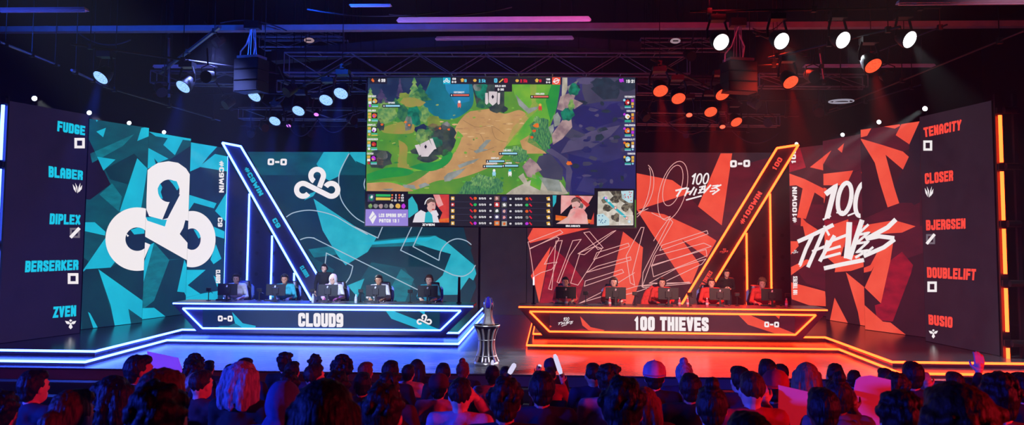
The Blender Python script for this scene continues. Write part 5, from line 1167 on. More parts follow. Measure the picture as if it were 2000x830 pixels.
def hand(mb, w, f, nrm, side, curl=.5):
    w, f, nrm = Vector(w), Vector(f).normalized(), Vector(nrm); nrm = (nrm-f*nrm.dot(f)).normalized(); lat = f.cross(nrm)*side
    for k in range(4):
        b = w+f*.085+lat*(.03-.021*k); mb.path([w+f*.01+lat*(.018-.012*k), b], [.016,.0125], 8); L = (.042,.047,.044,.034)[k]
        d1 = (f+nrm*curl).normalized(); d2 = (f+nrm*curl*3).normalized(); limb(mb, [b, b+d1*L, b+d1*L+d2*L*.8], [.0105,.0095,.008], 8)
    mb.ball(w+f*.045, (.03,.03,.03), 8); t0 = w+f*.02+lat*.03; d = (f*.7+lat*.75+nrm*.3).normalized(); d2 = (f+lat*.15+nrm*.4).normalized(); limb(mb, [t0, t0+d*.04, t0+d*.04+d2*.035], [.014,.0115,.009], 8)
def figure_meshes(kind):
    """meshes of one figure in a pose, facing +Y, feet on z = 0"""
    stand = kind in ('stand','stand2')
    hz = .93 if stand else .52; sh_z = hz+.525; lean = {'desk': .11, 'stand2': .06}.get(kind, -.02)
    ch = Vector((0,lean*.7,hz+.33)); hc = Vector((0,lean*1.6+.02,hz+.685)); neck = Vector((0,lean*1.2-.015,hz+.54))
    S = {s: Vector((.185*s,lean,sh_z-.02)) for s in (1,-1)}; E, W, Fd, Nn = {}, {}, {}, {}
    for s in (1,-1):
        E[s], W[s], Fd[s], Nn[s] = Vector((.25*s,.05,sh_z-.29)), Vector((.15*s,.27,hz+.14)), Vector((-.35*s,1,-.15)), Vector((0,0,-1))
        if kind == 'desk': E[s], W[s], Fd[s] = Vector((.27*s,.17,.76)), Vector((.15*s,.4,.735)), Vector((-.15*s,1,0))
        if stand: E[s], W[s], Fd[s], Nn[s] = Vector((.26*s,-.03,sh_z-.3)), Vector((.23*s,.08,sh_z-.53)), Vector((-.1*s,.15,-1)), Vector((-s,0,0))
        if kind == 'stand2': W[s], Fd[s], Nn[s] = Vector((.08*s,.2,sh_z-.3)), Vector((-1*s,.1,.1)), Vector((0,-1,0))
    if kind == 'hold': E[1], W[1], Fd[1], Nn[1] = Vector((.27,.12,sh_z-.22)), Vector((.2,.3,sh_z+.02)), Vector((-.1,.15,1)), Vector((0,1,-.1))
    if kind == 'wave': E[1], W[1], Fd[1], Nn[1] = Vector((.31,.06,sh_z+.02)), Vector((.24,.16,sh_z+.26)), Vector((-.1,.1,1)), Vector((0,1,0))
    if kind == 'hug': E[1], W[1], Fd[1], Nn[1] = Vector((.25,.18,sh_z-.1)), Vector((.1,.02,hc.z-.01)), Vector((-.5,-.2,.6)), Vector((-1,0,0))
    b = MB()
    b.ball(hc, (.078,.098,.117), 16).ball(hc+Vector((0,.034,-.066)), (.056,.064,.057), 12).ball(hc+Vector((0,.103,-.014)), (.012,.018,.026), 8).ball(hc+Vector((0,.094,-.055)), (.022,.012,.009), 8)
    b.ball(hc+Vector((0,.088,.03)), (.05,.014,.01), 8)
    for s in (1,-1): b.ball(hc+Vector((.081*s,-.006,-.012)), (.011,.021,.031), 8)
    limb(b, [neck-Vector((0,0,.05)), hc-Vector((0,.018,.06))], [.06,.053]); b.ball(ch, (.16,.1,.19), 14).ball((0,0,hz+.08), (.15,.11,.17), 14); limb(b, [S[1],S[-1]], [.055,.055])
    for s in (1,-1): limb(b, [S[s],E[s],W[s]], [.05,.04,.027]); hand(b, W[s], Fd[s], Nn[s], -s if kind in ('hold','wave') and s == 1 else s, .9 if kind == 'hold' else .35)
    K, A = {}, {}
    for s in (1,-1):
        H = Vector((.095*s,0,hz)); K[s] = Vector((.1*s,0.02,.5)) if stand else Vector((.12*s,.43,.5)); A[s] = Vector((.1*s,-.02,.08)) if stand else Vector((.12*s,.4,.08)); limb(b, [H,K[s],A[s]], [.075,.05,.035]); b.ball(A[s]+Vector((0,.06,-.04)), (.035,.11,.035), 10)
    c = MB(); c.ball(ch, (.182,.125,.2), 16).ball((0,0,hz+.1), (.172,.135,.18), 16); limb(c, [S[1],S[-1]], [.068,.068]); limb(c, [neck-Vector((0,.0,.06)), neck+Vector((0,0,-.0))], [.09,.066]); [limb(c, [S[s]*.75+Vector((0,0,.25*sh_z+.0))-Vector((0,0,.0)), neck+Vector((.03*s,-.01,.0))], [.06,.052]) for s in (1,-1)]
    for s in (1,-1):
        if kind == 'desk': limb(c, [S[s], E[s], W[s].lerp(E[s], .55)], [.066,.056,.052])
        else: limb(c, [S[s], E[s], W[s].lerp(E[s], .15)], [.066,.054,.04])
    p = MB(); p.ball((0,0,hz+.0), (.168,.135,.13), 14)
    for s in (1,-1): limb(p, [(.095*s,0,hz),K[s],A[s]+Vector((0,0,.02))], [.088,.064,.052])
    q = MB()
    for s in (1,-1): q.ball(A[s]+Vector((0,.06,-.035)), (.046,.135,.044), 12); limb(q, [A[s]+Vector((0,0,-.01)), A[s]+Vector((0,0,.03))], [.045,.045])
    return dict(body=remesh(b,.0068,'body_'+kind,2), shirt=remesh(c,.014,'shirt',3,.006,1,14), trousers=remesh(p,.016,'trousers',2), shoes=remesh(q,.014,'shoes',1), hc=hc)
def hair_mesh(style):
    b = MB(); V = Vector; rnd = random.Random(style)
    if style in ('short','messy','long','bun','curly','tied','swept','bob'): b.ball((0,-.026,.024), (.085,.09,.099), 16).ball((0,-.055,-.035), (.064,.05,.058), 12).ball((0,.03,.078), (.068,.058,.04), 12)
    if style in ('bob','wavy','long'): b.ball((0,-.014,.034), (.092,.1,.098), 18)
    if style == 'fade': b.ball((0,-.024,.03), (.077,.084,.088), 16).ball((0,.012,.075), (.066,.07,.045), 12)
    if style in ('messy','swept'):
        for i in range(46):
            a, e = rnd.uniform(0,6.28), rnd.uniform(.1,1.5); r = rnd.uniform(.016,.028); b.ball((.084*math.cos(e)*math.cos(a), -.026+.09*math.cos(e)*math.sin(a), .03+.1*math.sin(e)), r, 8)
    if style == 'swept': b.ball((.03,.03,.1), (.06,.06,.035), 12).ball((-.02,-.02,.115), (.06,.07,.03), 12)
    if style == 'curly':
        for i in range(170):
            a, e = rnd.uniform(0,6.28), rnd.uniform(-.5,1.55); y = -.03+.1*math.cos(e)*math.sin(a)
            if y > .05 and e < .5: continue
            b.ball((.096*math.cos(e)*math.cos(a), y, .03+.112*math.sin(e)), rnd.uniform(.014,.022), 8)
    if style in ('long','wavy'):
        if style == 'wavy': b.ball((0,-.03,.03), (.1,.1,.1), 16).ball((0,.03,.08), (.075,.06,.04), 12)
        for x, w in ((0,.05),(-.05,.045),(.05,.045),(-.08,.034),(.08,.034)): limb(b, [(x,-.045 if abs(x) < .07 else -.01,.03),(x*1.15,-.085 if abs(x) < .07 else -.03,-.1),(x*1.2,-.1 if abs(x) < .07 else -.045,-.26)], [w,w,w*.75])
        if style == 'wavy':
            for i in range(60): a = rnd.uniform(3.3,6.1); z = rnd.uniform(-.26,.05); b.ball((.1*math.cos(a), -.03+.1*math.sin(a), z), rnd.uniform(.014,.024), 8)
    if style == 'bob':
        for x, w in ((0,.058),(-.055,.052),(.055,.052),(-.085,.036),(.085,.036)): limb(b, [(x,-.045 if abs(x) < .07 else -.008,.05),(x*1.2,-.08 if abs(x) < .07 else -.02,-.05),(x*1.22,-.085 if abs(x) < .07 else -.03,-.125)], [w,w*1.05,w*.85])
    if style == 'bun': b.ball((.0,-.05,.135), (.042,.042,.04), 12)
    if style == 'tied': b.ball((0,-.125,-.01), (.05,.05,.055), 12)
    m = remesh(b, .0075, 'hair_'+style, 3 if style in ('messy','wavy','swept','bob') else 2, .006, len(style)*3.1, 55)
    m.transform(Matrix.Diagonal((1.1,1.1,1.08,1))); return m
def cap_mesh(back=False):
    b = MB(); n = 20
    prof = [(.0955,.0),(.0965,.03),(.088,.07),(.062,.1),(.03,.112),(.006,.115)]
    for r, z in prof: pass
    b.lathe(prof, 22, (0,-.012,.02), Matrix.Diagonal((.98,1.13,1)).to_3x3()); b.ball((0,-.012,.137), .008, 8)
    s = -1 if back else 1; out = [(.085*math.cos(a), s*(.06+.115*math.sin(a)), .028) for a in [math.pi*i/12 for i in range(13)]]
    br = MB().prism([(x, y-.012 if not back else y-.01, z) for x, y, z in out], (0,0,.008))
    r = b.mesh('cap_crown', [None], None, True), br.mesh('cap_brim', [None])
    [m.transform(Matrix.Diagonal((1.12,1.16,1.16,1))) for m in r]; return r
def hood_mesh(up):
    b = MB()
    if up: b.ball((0,-.035,.015), (.112,.118,.14), 16).ball((0,-.05,-.11), (.13,.09,.07), 12)
    else: b.ball((0,-.11,-.2), (.12,.06,.075), 12).ball((.09,-.07,-.18), (.05,.07,.05), 10).ball((-.09,-.07,-.18), (.05,.07,.05), 10)
    return remesh(b, .012, 'hood', 3, .006, 2, 20)
def headset_parts():
    b = MB().path([(.095*math.cos(a), -.01, .02+.115*math.sin(a)) for a in [math.pi*i/16 for i in range(17)]], .012, 8)
    for s in (1,-1): b.tube((.078*s,-.008,-.005), (.108*s,-.008,-.005), .04, n=14)
    b.path([(-.1,0,-.02),(-.09,.07,-.06),(-.04,.105,-.065)], .005, 6); return b.mesh('headset', [None], None, True)
FIG = {k: figure_meshes(k) for k in ('sit','hold','wave','hug','desk','stand','stand2')}
HAIR = {k: hair_mesh(k) for k in ('short','fade','messy','curly','long','wavy','bun','tied','swept','bob')}
CAPM_ = cap_mesh(False); CAPB = cap_mesh(True); HOODU, HOODD = hood_mesh(True), hood_mesh(False); HEADS = headset_parts()
EYE = MB().ball((0,0,0), (.011,.006,.007), 10).mesh('eye', [None], None, True); TAGM = MB().box((0,0,0), (.075,.006,.06)).mesh('chest_tag', [None])
SKIN = {k: surf('skin_'+k, v, .5, var=.06, scale=14) for k, v in dict(fair='DDB09A', tan='BC8668', deep='6A4230').items()}
HC = {k: surf('hair_'+k, v, .55, var=.45, scale=22, bump=.5, stretch=(3,3,.5), spec=.3) for k, v in dict(black='0E0B0C', brown='241610', auburn='4A2416', blond='7A6048', silver='8E8492', red='6A2A18').items()}
FAB = {k: surf('cloth_'+k, v, .85, var=.18, scale=18, bump=.25) for k, v in dict(black='0C0C10', navy='141C38', white='D6D2DA', pink='C88AA0', grey='5A5A64', red='B0202A', bluegrey='3C4A78', maroon='4A1620', teal='2FA0B0', cream='D8CFC4', denim='1C2438', redwhite='D83A34').items()}
EYEM = surf('dark_eye', '0A0808', .15); HSM = surf('headset_shell', '101014', .4, var=.2)
def put(name, me, m, par, loc=(0,0,0)):
    o = bpy.data.objects.new(name, me); C.objects.link(o); o.parent = par; o.location = loc
    o.material_slots[0].link = 'OBJECT'; o.material_slots[0].material = m; return o
def person(loc, yaw, s, pose, hair, hcol, shirt, skin, label, group=None, extra=(), mirror=False):
    f = FIG[pose]; o = bpy.data.objects.new('person', f['body']); C.objects.link(o)
    o.material_slots[0].link = 'OBJECT'; o.material_slots[0].material = SKIN[skin]
    o.location = loc; o.rotation_euler = (0,0,yaw); o.scale = (-s if mirror else s, s, s); tag(o, label, 'person', group)
    put('shirt', f['shirt'], FAB[shirt], o); put('trousers', f['trousers'], FAB['denim'], o); put('shoes', f['shoes'], FAB['black'], o)
    hc = f['hc']
    if hair and hair not in ('cap','capback','hood'): put('hair', HAIR[hair], HC[hcol], o, hc)
    if hair in ('cap','capback'):
        put('hair', HAIR['short'], HC['black'], o, hc); k = CAPM_ if hair == 'cap' else CAPB; c = put('cap', k[0], FAB[hcol], o, hc); put('brim', k[1], FAB[hcol], c)
    if hair == 'hood': put('hood', HOODU, FAB[hcol], o, hc)
    for sx in (1,-1): put('eye', EYE, EYEM, o, hc+Vector((.031*sx,.0915,.008)))
    for e in extra:
        if e == 'headset': put('headset', HEADS, HSM, o, hc)
        if e == 'hooddown': put('hood', HOODD, FAB[shirt], o, hc)
        if e == 'tag': put('back_tag', TAGM, EMB, o, hc+Vector((0,-.155,-.3)))
    return o
# ------------------------------------------------ audience (head centre x, head top y, head width, in photo pixels)
AUD = [
(12,768,72,'messy','black','black','sit',0,'dark messy hair cut off by the bottom left corner'),
(72,721,62,'short','black','navy','sit',-30,'short dark hair and a red-lit cheek at the far left'),
(150,759,80,'tied','auburn','bluegrey','sit',-15,'gathered reddish hair at the bottom left'),
(225,735,80,'bob','black','black','sit',0,'big dark round hair right of the gathered reddish hair'),
(277,692,46,'short','black','black','hold',-45,'dark hair in profile holding up the blue sheet'),
(325,722,96,'long','auburn','bluegrey','sit',-35,'long red-lit fair hair in front of the blue sheet'),
(322,757,92,'messy','black','black','sit',-20,'dark bushy hair lowest before the long fair hair'),
(397,722,44,'fade','brown','maroon','sit',-30,'cropped hair and beard in profile by the long fair hair'),
(383,695,36,'curly','black','black','sit',0,'dark curly top right of the blue sheet, farthest row'),
(380,707,46,'messy','black','navy','sit',0,'dark messy hair just before the curly dark top'),
(409,703,30,'short','black','black','sit',0,'small dark head right of the curly dark top'),
(476,707,58,'bob','silver','black','sit',-20,'silver wavy hair and black top with a white tag'),
(480,698,42,'short','black','navy','sit',0,'dark rounded hair just behind the silver wavy hair'),
(452,710,34,'short','black','navy','sit',0,'dark head left of the silver wavy hair'),
(558,747,68,'hood','bluegrey','bluegrey','sit',0,'raised blue-grey hood'),
(565,730,50,'messy','black','black','sit',0,'dark tousled hair just behind the raised hood'),
(558,691,36,'swept','black','black','sit',0,'tall dark hair under the desk score, farthest row'),
(573,705,40,'tied','black','navy','sit',-10,'dark knotted hair before the tall dark hair'),
(617,694,36,'messy','black','black','sit',0,'dark tousled hair under the white desk lettering, farthest row'),
(617,710,42,'fade','brown','navy','sit',-30,'red-lit cropped hair under the white desk lettering'),
(670,698,44,'curly','black','black','sit',0,'dark curly hair under the right end of the blue desk lettering'),
(716,706,42,'short','red','black','sit',-15,'red-lit hair right of the dark curls'),
(764,703,36,'short','black','black','sit',0,'dark neat hair below the small desk logo'),
(799,711,32,'short','black','white','sit',-10,'dark hair and a white top'),
(636,744,118,'long','black','black','sit',0,'huge long dark hair at bottom centre left'),
(660,730,62,'messy','black','navy','sit',0,'dark fluffy hair showing above the huge long hair'),
(709,726,50,'short','black','black','sit',0,'dark head right of the huge long hair'),
(752,757,80,'messy','brown','maroon','sit',-10,'thick brown hair lit red on one side'),
(762,732,52,'swept','brown','maroon','sit',0,'brown swept hair just behind the thick brown hair'),
(815,702,28,'long','black','black','sit',0,'long dark hair in the farthest row near the desk corner'),
(866,708,33,'short','black','black','sit',0,'dark bowl-cut hair left of the little red bun'),
(905,706,28,'bun','red','navy','sit',0,'little red-lit bun left of the trophy stand'),
(858,733,45,'cap','maroon','pink','sit',0,'dark cap and pink top'),
(901,737,58,'fade','brown','pink','hug',-5,'cropped hair and a hand raised to the chin'),
(962,713,33,'short','black','white','hold',0,'dark hair and white shirt at the trophy stand foot'),
(987,715,27,'short','black','black','hold',0,'small dark head right of the trophy stand'),
(987,743,74,'messy','brown','navy','sit',0,'thick brown hair in front of the trophy stand'),
(1058,724,58,'short','black','navy','sit',0,'tall dark neat hair under the left end of the red desk'),
(1076,702,28,'cap','navy','navy','hold',0,'dark blue cap between the white sticks'),
(1074,716,30,'fade','black','red','hold',0,'cropped purple-lit head behind the tall dark hair'),
(1158,708,34,'fade','black','navy','sit',0,'cropped blue-lit head and blue jacket'),
(1190,716,54,'swept','brown','pink','sit',0,'tousled red-lit hair right of the blue jacket'),
(1215,745,90,'messy','black','grey','sit',0,'big dark tousled head at bottom centre right'),
(1258,757,62,'long','red','maroon','sit',0,'long red hair beside the big dark tousled head'),
(1278,709,42,'capback','pink','black','sit',0,'pink cap worn backwards and a tag on the back'),
(1337,707,38,'bun','silver','navy','sit',-10,'pale hair in a small knot under the red desk lettering'),
(1348,728,54,'short','black','black','sit',0,'dark hair and broad dark shoulders before the pale knot'),
(1389,752,66,'bun','brown','maroon','sit',0,'dark hair drawn up in a loose knot'),
(1443,714,37,'short','black','navy','sit',10,'dark hair just behind the short red-lit hair'),
(1466,724,58,'fade','auburn','red','hold',5,'short red-lit hair and a hand on the red sheet'),
(1498,700,36,'short','black','navy','sit',0,'shiny blue-black hair in the farthest row'),
(1525,710,30,'short','black','navy','sit',0,'small dark head right of the shiny blue-black hair'),
(1516,727,46,'capback','red','black','sit',-30,'red flat cap by the red sheet'),
(1462,803,100,'short','black','maroon','sit',0,'dark crown lowest at the bottom edge'),
(1576,709,46,'long','blond','black','sit',-20,'long straight pale hair'),
(1631,709,38,'fade','black','navy','sit',-20,'smooth blue-lit head right of the long pale hair'),
(1668,722,30,'short','black','navy','sit',-20,'small dark head behind the rounded sheet'),
(1604,756,62,'short','black','grey','sit',0,'round dark head between the two sheets'),
(1634,738,58,'bun','brown','grey','hold',0,'curly knotted hair beside the rounded sheet'),
(1727,718,36,'short','brown','black','sit',0,'red-lit dark hair right of the rounded sheet'),
(1747,732,56,'messy','brown','maroon','sit',0,'tousled red-lit hair in front of the diagonal neon steps'),
(1781,705,45,'short','black','navy','hold',-10,'blue-edged dark hair and a raised fist'),
(1862,725,42,'short','brown','black','sit',0,'red-lit low hair left of the raised pale hand'),
(1893,737,36,'short','black','black','sit',0,'low dark head right of the red-lit low hair'),
(1948,735,80,'swept','black','grey','sit',0,'big dark swept hair at the right end'),
(1992,726,48,'short','black','black','wave',0,'dark hair cut by the right edge and raised pale hand'),
(1860,750,120,'wavy','auburn','maroon','sit',10,'wide reddish curls at the bottom right'),
(1752,772,92,'swept','black','navy','sit',0,'dark hair with a blue glint at the bottom right'),
]
SEATF = surf('seat_fabric', '10101A', .85, var=.25, scale=30); SEATM = surf('seat_frame', '0C0C10', .4, var=.1)
def make_seat():
    t = thing('auditorium_seat', '', 'seat')
    MB().box((0,.02,.43), (.48,.46,.09)).build('seat_cushion', SEATF, t, world=False, bevel=.03)
    MB().box((0,-.235,.68), (.48,.07,.48), Matrix.Rotation(.1,3,'X')).build('backrest', SEATF, t, world=False, bevel=.03)
    for s in (1,-1): MB().box((.262*s,.0,.6), (.045,.36,.04)).box((.262*s,-.12,.32), (.04,.08,.58)).build('armrest', SEATM, t, world=False, bevel=.008)
    MB().box((0,-.02,.2), (.3,.06,.4)).box((0,-.02,.012), (.52,.2,.024)).build('pedestal', SEATM, t, world=False); return t
st0 = make_seat(); placed = []; HANDS = {}; MIR = ('dark hair cut by the right edge and raised pale hand','dark blue cap between the white sticks','small dark head right of the trophy stand')
for i, a in enumerate(sorted(AUD, key=lambda a: -a[2])):
    px, ty_, w, hair, hc_, shirt, pose, yaw, d = a; best = None; Yw = .19*1650/w
    if hair in ('long','wavy','hood','curly','bob','messy'): Yw = .215*1650/w
    for y in ROWY:
        p = onY(px, ty_, y); s = (p.z-row_floor(y))/1.335; cost = abs(math.log(y/Yw))*3+max(0,abs(s-1)-.03)*5
        for (qx, qy) in placed:
            if abs(qy-y) < .3 and abs(qx-p.x) < .54: cost += 2.5*(.54-abs(qx-p.x))/.54+.25
        if best is None or cost < best[0]: best = (cost, y, p, s)
    _, y, p, s = best; s = min(1.16, max(.84, s)); placed.append((p.x, y)); fz = row_floor(y)
    sk = ('fair','tan','fair','deep','fair')[i % 5]
    yw = math.radians(yaw+random.uniform(-6,6)); pr = person((p.x, y, fz), yw, s, pose, hair, hc_, shirt, sk, 'audience member with '+d, 'audience seen from behind', extra=(('tag',) if 'tag' in d else ())+(('hooddown',) if shirt in ('grey','bluegrey') and hair != 'hood' else ()), mirror=(d in MIR))
    o = st0 if i == 0 else copy_tree(st0); o.location = (p.x, y-.02, fz); o.scale = (s,s,s); tag(o, 'dark auditorium seat below '+d, 'seat', 'auditorium seats')
    HANDS[d] = (p, y, s, fz)
    h = {'hold': Vector((.195,.315,1.13)), 'wave': Vector((.235,.17,1.375))}.get(pose, Vector((0,0,0)))
    if d in MIR: h.x = -h.x
    HANDS['hand of '+d] = Vector((p.x,y,fz))+(Matrix.Rotation(yw,3,'Z') @ h)*s
# ------------------------------------------------ sheets, sticks
PAPR = surf('red_lit_paper', 'E8D8D8', .7, var=.05)
def sheet(poly, Y, label, m=PAPR):
    P = [onY(x, yy, Y) for x, yy in poly]; t = MB().prism(P, (0,.006,0)).build('paper_sheet', m); tag(t, label, 'paper sheet')
sheet([(1521,752),(1578,765),(1575,838),(1519,838)], HANDS['short red-lit hair and a hand on the red sheet'][1]+.36, 'square red-lit paper sheet held up beside the short red-lit hair')
sheet([(1668,760),(1672,742),(1680,736),(1700,733),(1740,742),(1742,838),(1672,838)], HANDS['curly knotted hair beside the rounded sheet'][1]+.36, 'large rounded paper sheet held up in front of the diagonal neon steps')
sheet([(287,686),(348,699),(356,724),(345,752),(298,745)], HANDS['dark hair in profile holding up the blue sheet'][1]+.36, 'blue-lit paper sheet held up at the left')
STK = glow('lit_stick', 'E4E0FF', .9)
for who, b, r, l in (('dark hair and white shirt at the trophy stand foot',(1006,710),.03,'white glowing stick beside the trophy stand'),('cropped purple-lit head behind the tall dark hair',(1083,692),.032,'taller white glowing stick held up over the red floor'),('dark blue cap between the white sticks',(1055,712),.026,'short white glowing stick by the dark blue cap'),('small dark head right of the trophy stand',(962,703),.022,'small white glowing stick before the trophy stand base')):
    A = HANDS['hand of '+who]; B = onY(*b, A.y+.02); d = (B-A).normalized(); t = thing('light_stick', l, 'light stick', tuple(A)); A2 = A+d*.05
    MB().path([A2, A2.lerp(B,.2), A2.lerp(B,.85), B], [r*.7,r,r*.95,r*.5], 10).build('glowing_tube', STK, t, smooth=True); MB().tube(A-d*.08, A2, r*.6).build('grip', HSM, t)
# ------------------------------------------------ players and their chairs
CHB = surf('chair_leather', '14141A', .4, var=.15); CHW = surf('chair_grey_panel', '8A90B0', .5, var=.1); CHU = surf('chair_blue_panel', '5A78D0', .5, var=.1)
def make_chair():
    t = thing('gaming_chair', '', 'chair')
    MB().box((0,.02,.45), (.5,.5,.1)).build('seat', CHB, t, world=False, bevel=.04)
    MB().add(*[[(x*sx, -.24+yy, z) for x, z in ((-.22,.48),(.22,.48),(.27,.8),(.25,.95),(.17,1.04),(.16,1.16),(-.16,1.16),(-.17,1.04),(-.25,.95),(-.27,.8)) for sx, yy in ((1,.0),)]+[(x, -.34, z) for x, z in ((-.22,.48),(.22,.48),(.27,.8),(.25,.95),(.17,1.04),(.16,1.16),(-.16,1.16),(-.17,1.04),(-.25,.95),(-.27,.8))], [list(range(10))[::-1], list(range(10,20))]+[[i,(i+1)%10,10+(i+1)%10,10+i] for i in range(10)]]).build('backrest', CHB, t, world=False, bevel=.03)
    for s in (1,-1):
        MB().add([(.19*s,-.245,.6),(.265*s,-.215,.78),(.255*s,-.215,1.0),(.2*s,-.235,1.06),(.19*s,-.35,.6),(.27*s,-.35,.78),(.26*s,-.35,1.0),(.2*s,-.35,1.06)], [(0,1,2,3),(7,6,5,4),(0,4,5,1),(1,5,6,2),(2,6,7,3),(3,7,4,0)]).build('side_wing', CHU, t, world=False)
        MB().box((.29*s,.0,.66), (.07,.28,.035)).box((.29*s,-.02,.55), (.04,.06,.2)).build('armrest', CHB, t, world=False, bevel=.01)
    MB().box((0,-.22,1.08), (.24,.06,.12)).build('head_pillow', CHW, t, world=False, bevel=.025)
    MB().tube((0,0,.1), (0,0,.42), .03).build('gas_column', HSM, t, world=False)
    mb = MB()
    for k in range(5): a = 2*math.pi*k/5; mb.tube((0,0,.1), (.3*math.cos(a),.3*math.sin(a),.065), .022, .016, n=8)
    mb.build('star_base', HSM, t, world=False)
    for k in range(5): a = 2*math.pi*k/5; MB().ball((.3*math.cos(a),.3*math.sin(a),.03), .03, 10).build('caster', HSM, t, world=False)
    return t
ch0 = make_chair(); YP = 21.98
PL = [(462,549,'short','brown','white','fair','player in a white long-sleeved top with short brown hair',('headset',)),(556,555,'short','black','teal','tan','player in a teal shirt bent toward the dark screen',('headset',)),(652,556,'hood','white','white','fair','player with a raised white hood',()),(741,556,'short','black','white','tan','dark-haired player in white with a headset',('headset',)),(839,550,'short','auburn','teal','fair','player in a teal shirt nearest the trophy',('headset',)),
      (1104,562,'short','black','redwhite','tan','player in red nearest the trophy, dark hair above the monitor',()),(1198,564,'short','auburn','redwhite','fair','second red-side player, in red with a headset',('headset',)),(1292,566,'short','brown','redwhite','fair','player in red beside the hung red jacket',('headset',)),(1388,566,'short','brown','redwhite','fair','player in red before the standing coach',('headset',)),(1487,557,'swept','blond','redwhite','fair','blond player in red at the far end',('headset',))]
for i, (px, py, hair, hc_, shirt, sk, l, ex) in enumerate(PL):
    p = onY(px, py, YP-.1); s = (p.z-Z2)/1.205; s = min(1.12, max(1.02, s*1.04))
    person((p.x, YP, Z2), math.radians(180+(8 if i in (0,1) else 0)), s, 'desk', hair, hc_, shirt, sk, l, 'seated players', ex)
    o = ch0 if i == 0 else copy_tree(ch0); o.location = (p.x+(.1 if i < 5 else -.08), YP+.06, Z2); o.rotation_euler = (0,0,math.pi+(.22 if i < 5 else -.22)); tag(o, 'black winged gaming chair under the '+l.replace(', dark hair above the monitor','').replace('long-sleeved top with short brown hair','long-sleeved top'), 'chair', 'chairs of the players')
# hooded jacket draped over the chair of the middle red player
p = onY(1272,578,YP-.05); b = MB()
for u in range(7): limb(b, [(p.x-.12+.035*u, YP+.02, Z2+1.12-.03*abs(u-4)), (p.x-.17+.035*u, YP-.04, Z2+.9), (p.x-.24+.05*u, YP-.02, Z2+.62)], [.03,.045,.05])
jm = remesh(b, .014, 'red_jacket', 2, .02, 3, 12); jo = bpy.data.objects.new('red_jacket', jm); C.objects.link(jo); jo.material_slots[0].link = 'OBJECT'; jo.material_slots[0].material = FAB['redwhite']; tag(jo, 'red jacket draped over a chair behind the middle monitor of the red desk', 'jacket')
for px, py, l, pose, tw in ((633,524,'coach in black standing behind the white-hooded player','stand',176),(1417,534,'bearded coach in black standing behind the red desk in front of the tube panel','stand2',184)):
    p = onY(px, py, 23.0); s = (p.z-Z2)/1.615; person((p.x,23.0,Z2), math.radians(tw), min(1.06,max(.86,s)), pose, 'fade' if pose == 'stand2' else 'short', 'black', 'black', 'fair', l, extra=('headset',))
# ---------------------------------------------------------------- lights, haze, camera
def area(name, loc, target, size, c, power):
    l = bpy.data.lights.new(name, 'AREA'); l.shape = 'DISK'; l.size = size; l.color = c; l.energy = power
    o = bpy.data.objects.new(name, l); C.objects.link(o); o.location = loc; o.rotation_euler = (Vector(target)-Vector(loc)).to_track_quat('-Z','Y').to_euler(); return o
def fspot(name, loc, target, c, power, ang, rad=.2):
    o = spot(Vector(loc), Vector(target)-Vector(loc), c, power, ang, .7, rad); o.name = name; return o
fspot('house_blue_wash', (-13,1.0,4.6), (0,7,-1), (.02,.05,1.0), 17000, 58, .4)
fspot('house_red_wash', (13,1.0,4.6), (1,7,-1), (1.0,.015,.04), 5500, 58, .4)
# frontal stage key lights on each team
fspot('front_key_blue_side', (-5,5,8), (-4.3,21.8,2.0), (.62,.74,1.0), 24000, 19)
fspot('front_key_red_side', (5.5,5,8), (4.1,21.8,2.0), (1.0,.52,.47), 17000, 19)
fspot('trophy_key', (-1,8,9), (-.1,17.4,1.8), (.9,.9,1.0), 5000, 9)
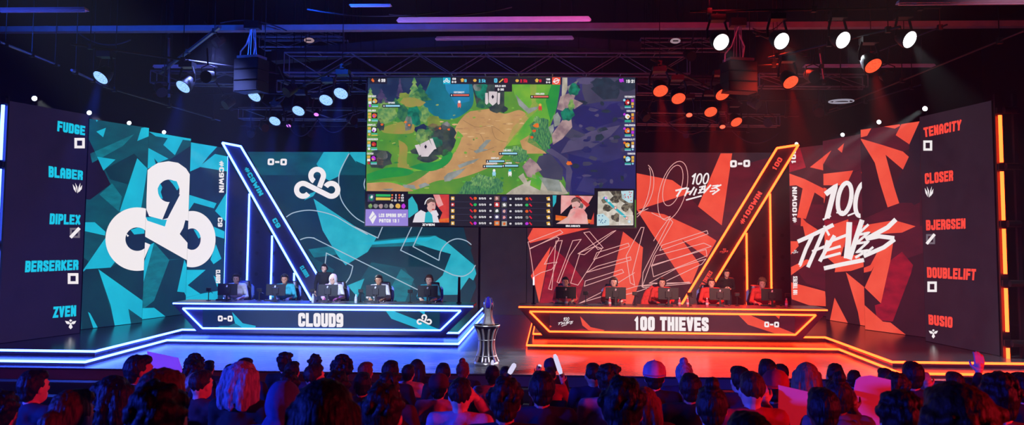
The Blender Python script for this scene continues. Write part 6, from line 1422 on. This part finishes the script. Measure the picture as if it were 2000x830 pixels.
# added lights without fixtures, put in to tint the ceiling beam and strip lights
fspot('beam_blue_fill', (-9.5,16.2,8.3), (-9.5,20,8.6), (.01,.1,1.0), 480, 110, .2); fspot('beam_blue_fill', (-4,16.2,8.3), (-4,20,8.6), (.01,.1,1.0), 700, 110, .2)
fspot('beam_red_fill', (4.5,16.2,8.3), (5,20,8.6), (1.0,.02,.03), 220, 110, .2); fspot('beam_red_fill', (9.5,16.2,8.3), (9.5,20,8.6), (1.0,.015,.02), 120, 110, .2)
fspot('strip_blue_fill', (-2.5,14.2,6.6), (-.5,17.5,8.1), (.25,.2,1.0), 260, 75, .2); fspot('strip_red_fill', (2.2,14.2,6.6), (.3,17.5,8.1), (1.0,.12,.5), 260, 75, .2)
fspot('strip_blue_fill', (-10,13,7), (-9.5,15.5,8.3), (.03,.08,1.0), 160, 80, .2); fspot('strip_red_fill', (9.5,12.2,7), (9.5,14.5,8.2), (1.0,.4,.6), 70, 80, .2)
# added overhead lights with no fixture, brightening and tinting the stage floor
fspot('floor_blue_fill', (-6.4,18.6,8.3), (-6.2,18.3,.9), (.2,.27,1.0), 4200, 70)
fspot('floor_red_fill', (6.2,18.6,8.3), (6.1,18.3,.9), (1.0,.035,.012), 3800, 70)
# thin stage haze, where the beams show
w = bpy.data.worlds.new('hall_dark'); sc.world = w; w.use_nodes = True; w.node_tree.nodes['Background'].inputs['Color'].default_value = (.004,.005,.012,1); w.node_tree.nodes['Background'].inputs['Strength'].default_value = .6
if HAZE:
    nt = w.node_tree; vs = nt.nodes.new('ShaderNodeVolumeScatter'); vs.inputs['Density'].default_value = .0026; vs.inputs['Anisotropy'].default_value = .3
    nt.links.new(vs.outputs['Volume'], nt.nodes['World Output'].inputs['Volume'])
cd = bpy.data.cameras.new('camera'); cam = bpy.data.objects.new('camera', cd); C.objects.link(cam)
cam.matrix_world = Matrix.Translation(CAM) @ RM.to_4x4()
cd.sensor_width = 36; cd.lens = F*36/2000; cd.shift_x = (1000-PX)/2000; cd.shift_y = (PY-415)/2000; cd.clip_end = 200
cd.dof.use_dof = True; cd.dof.focus_distance = 20.5; cd.dof.aperture_fstop = 4.2
sc.camera = cam
sc.view_settings.view_transform = 'Standard'; sc.view_settings.look = 'None'; sc.view_settings.exposure = 0; sc.view_settings.gamma = 1; sc.view_settings.use_curve_mapping = False
sc.cycles.use_denoising = True; sc.cycles.max_bounces = 6; sc.cycles.volume_bounces = 0; sc.cycles.sample_clamp_indirect = 6
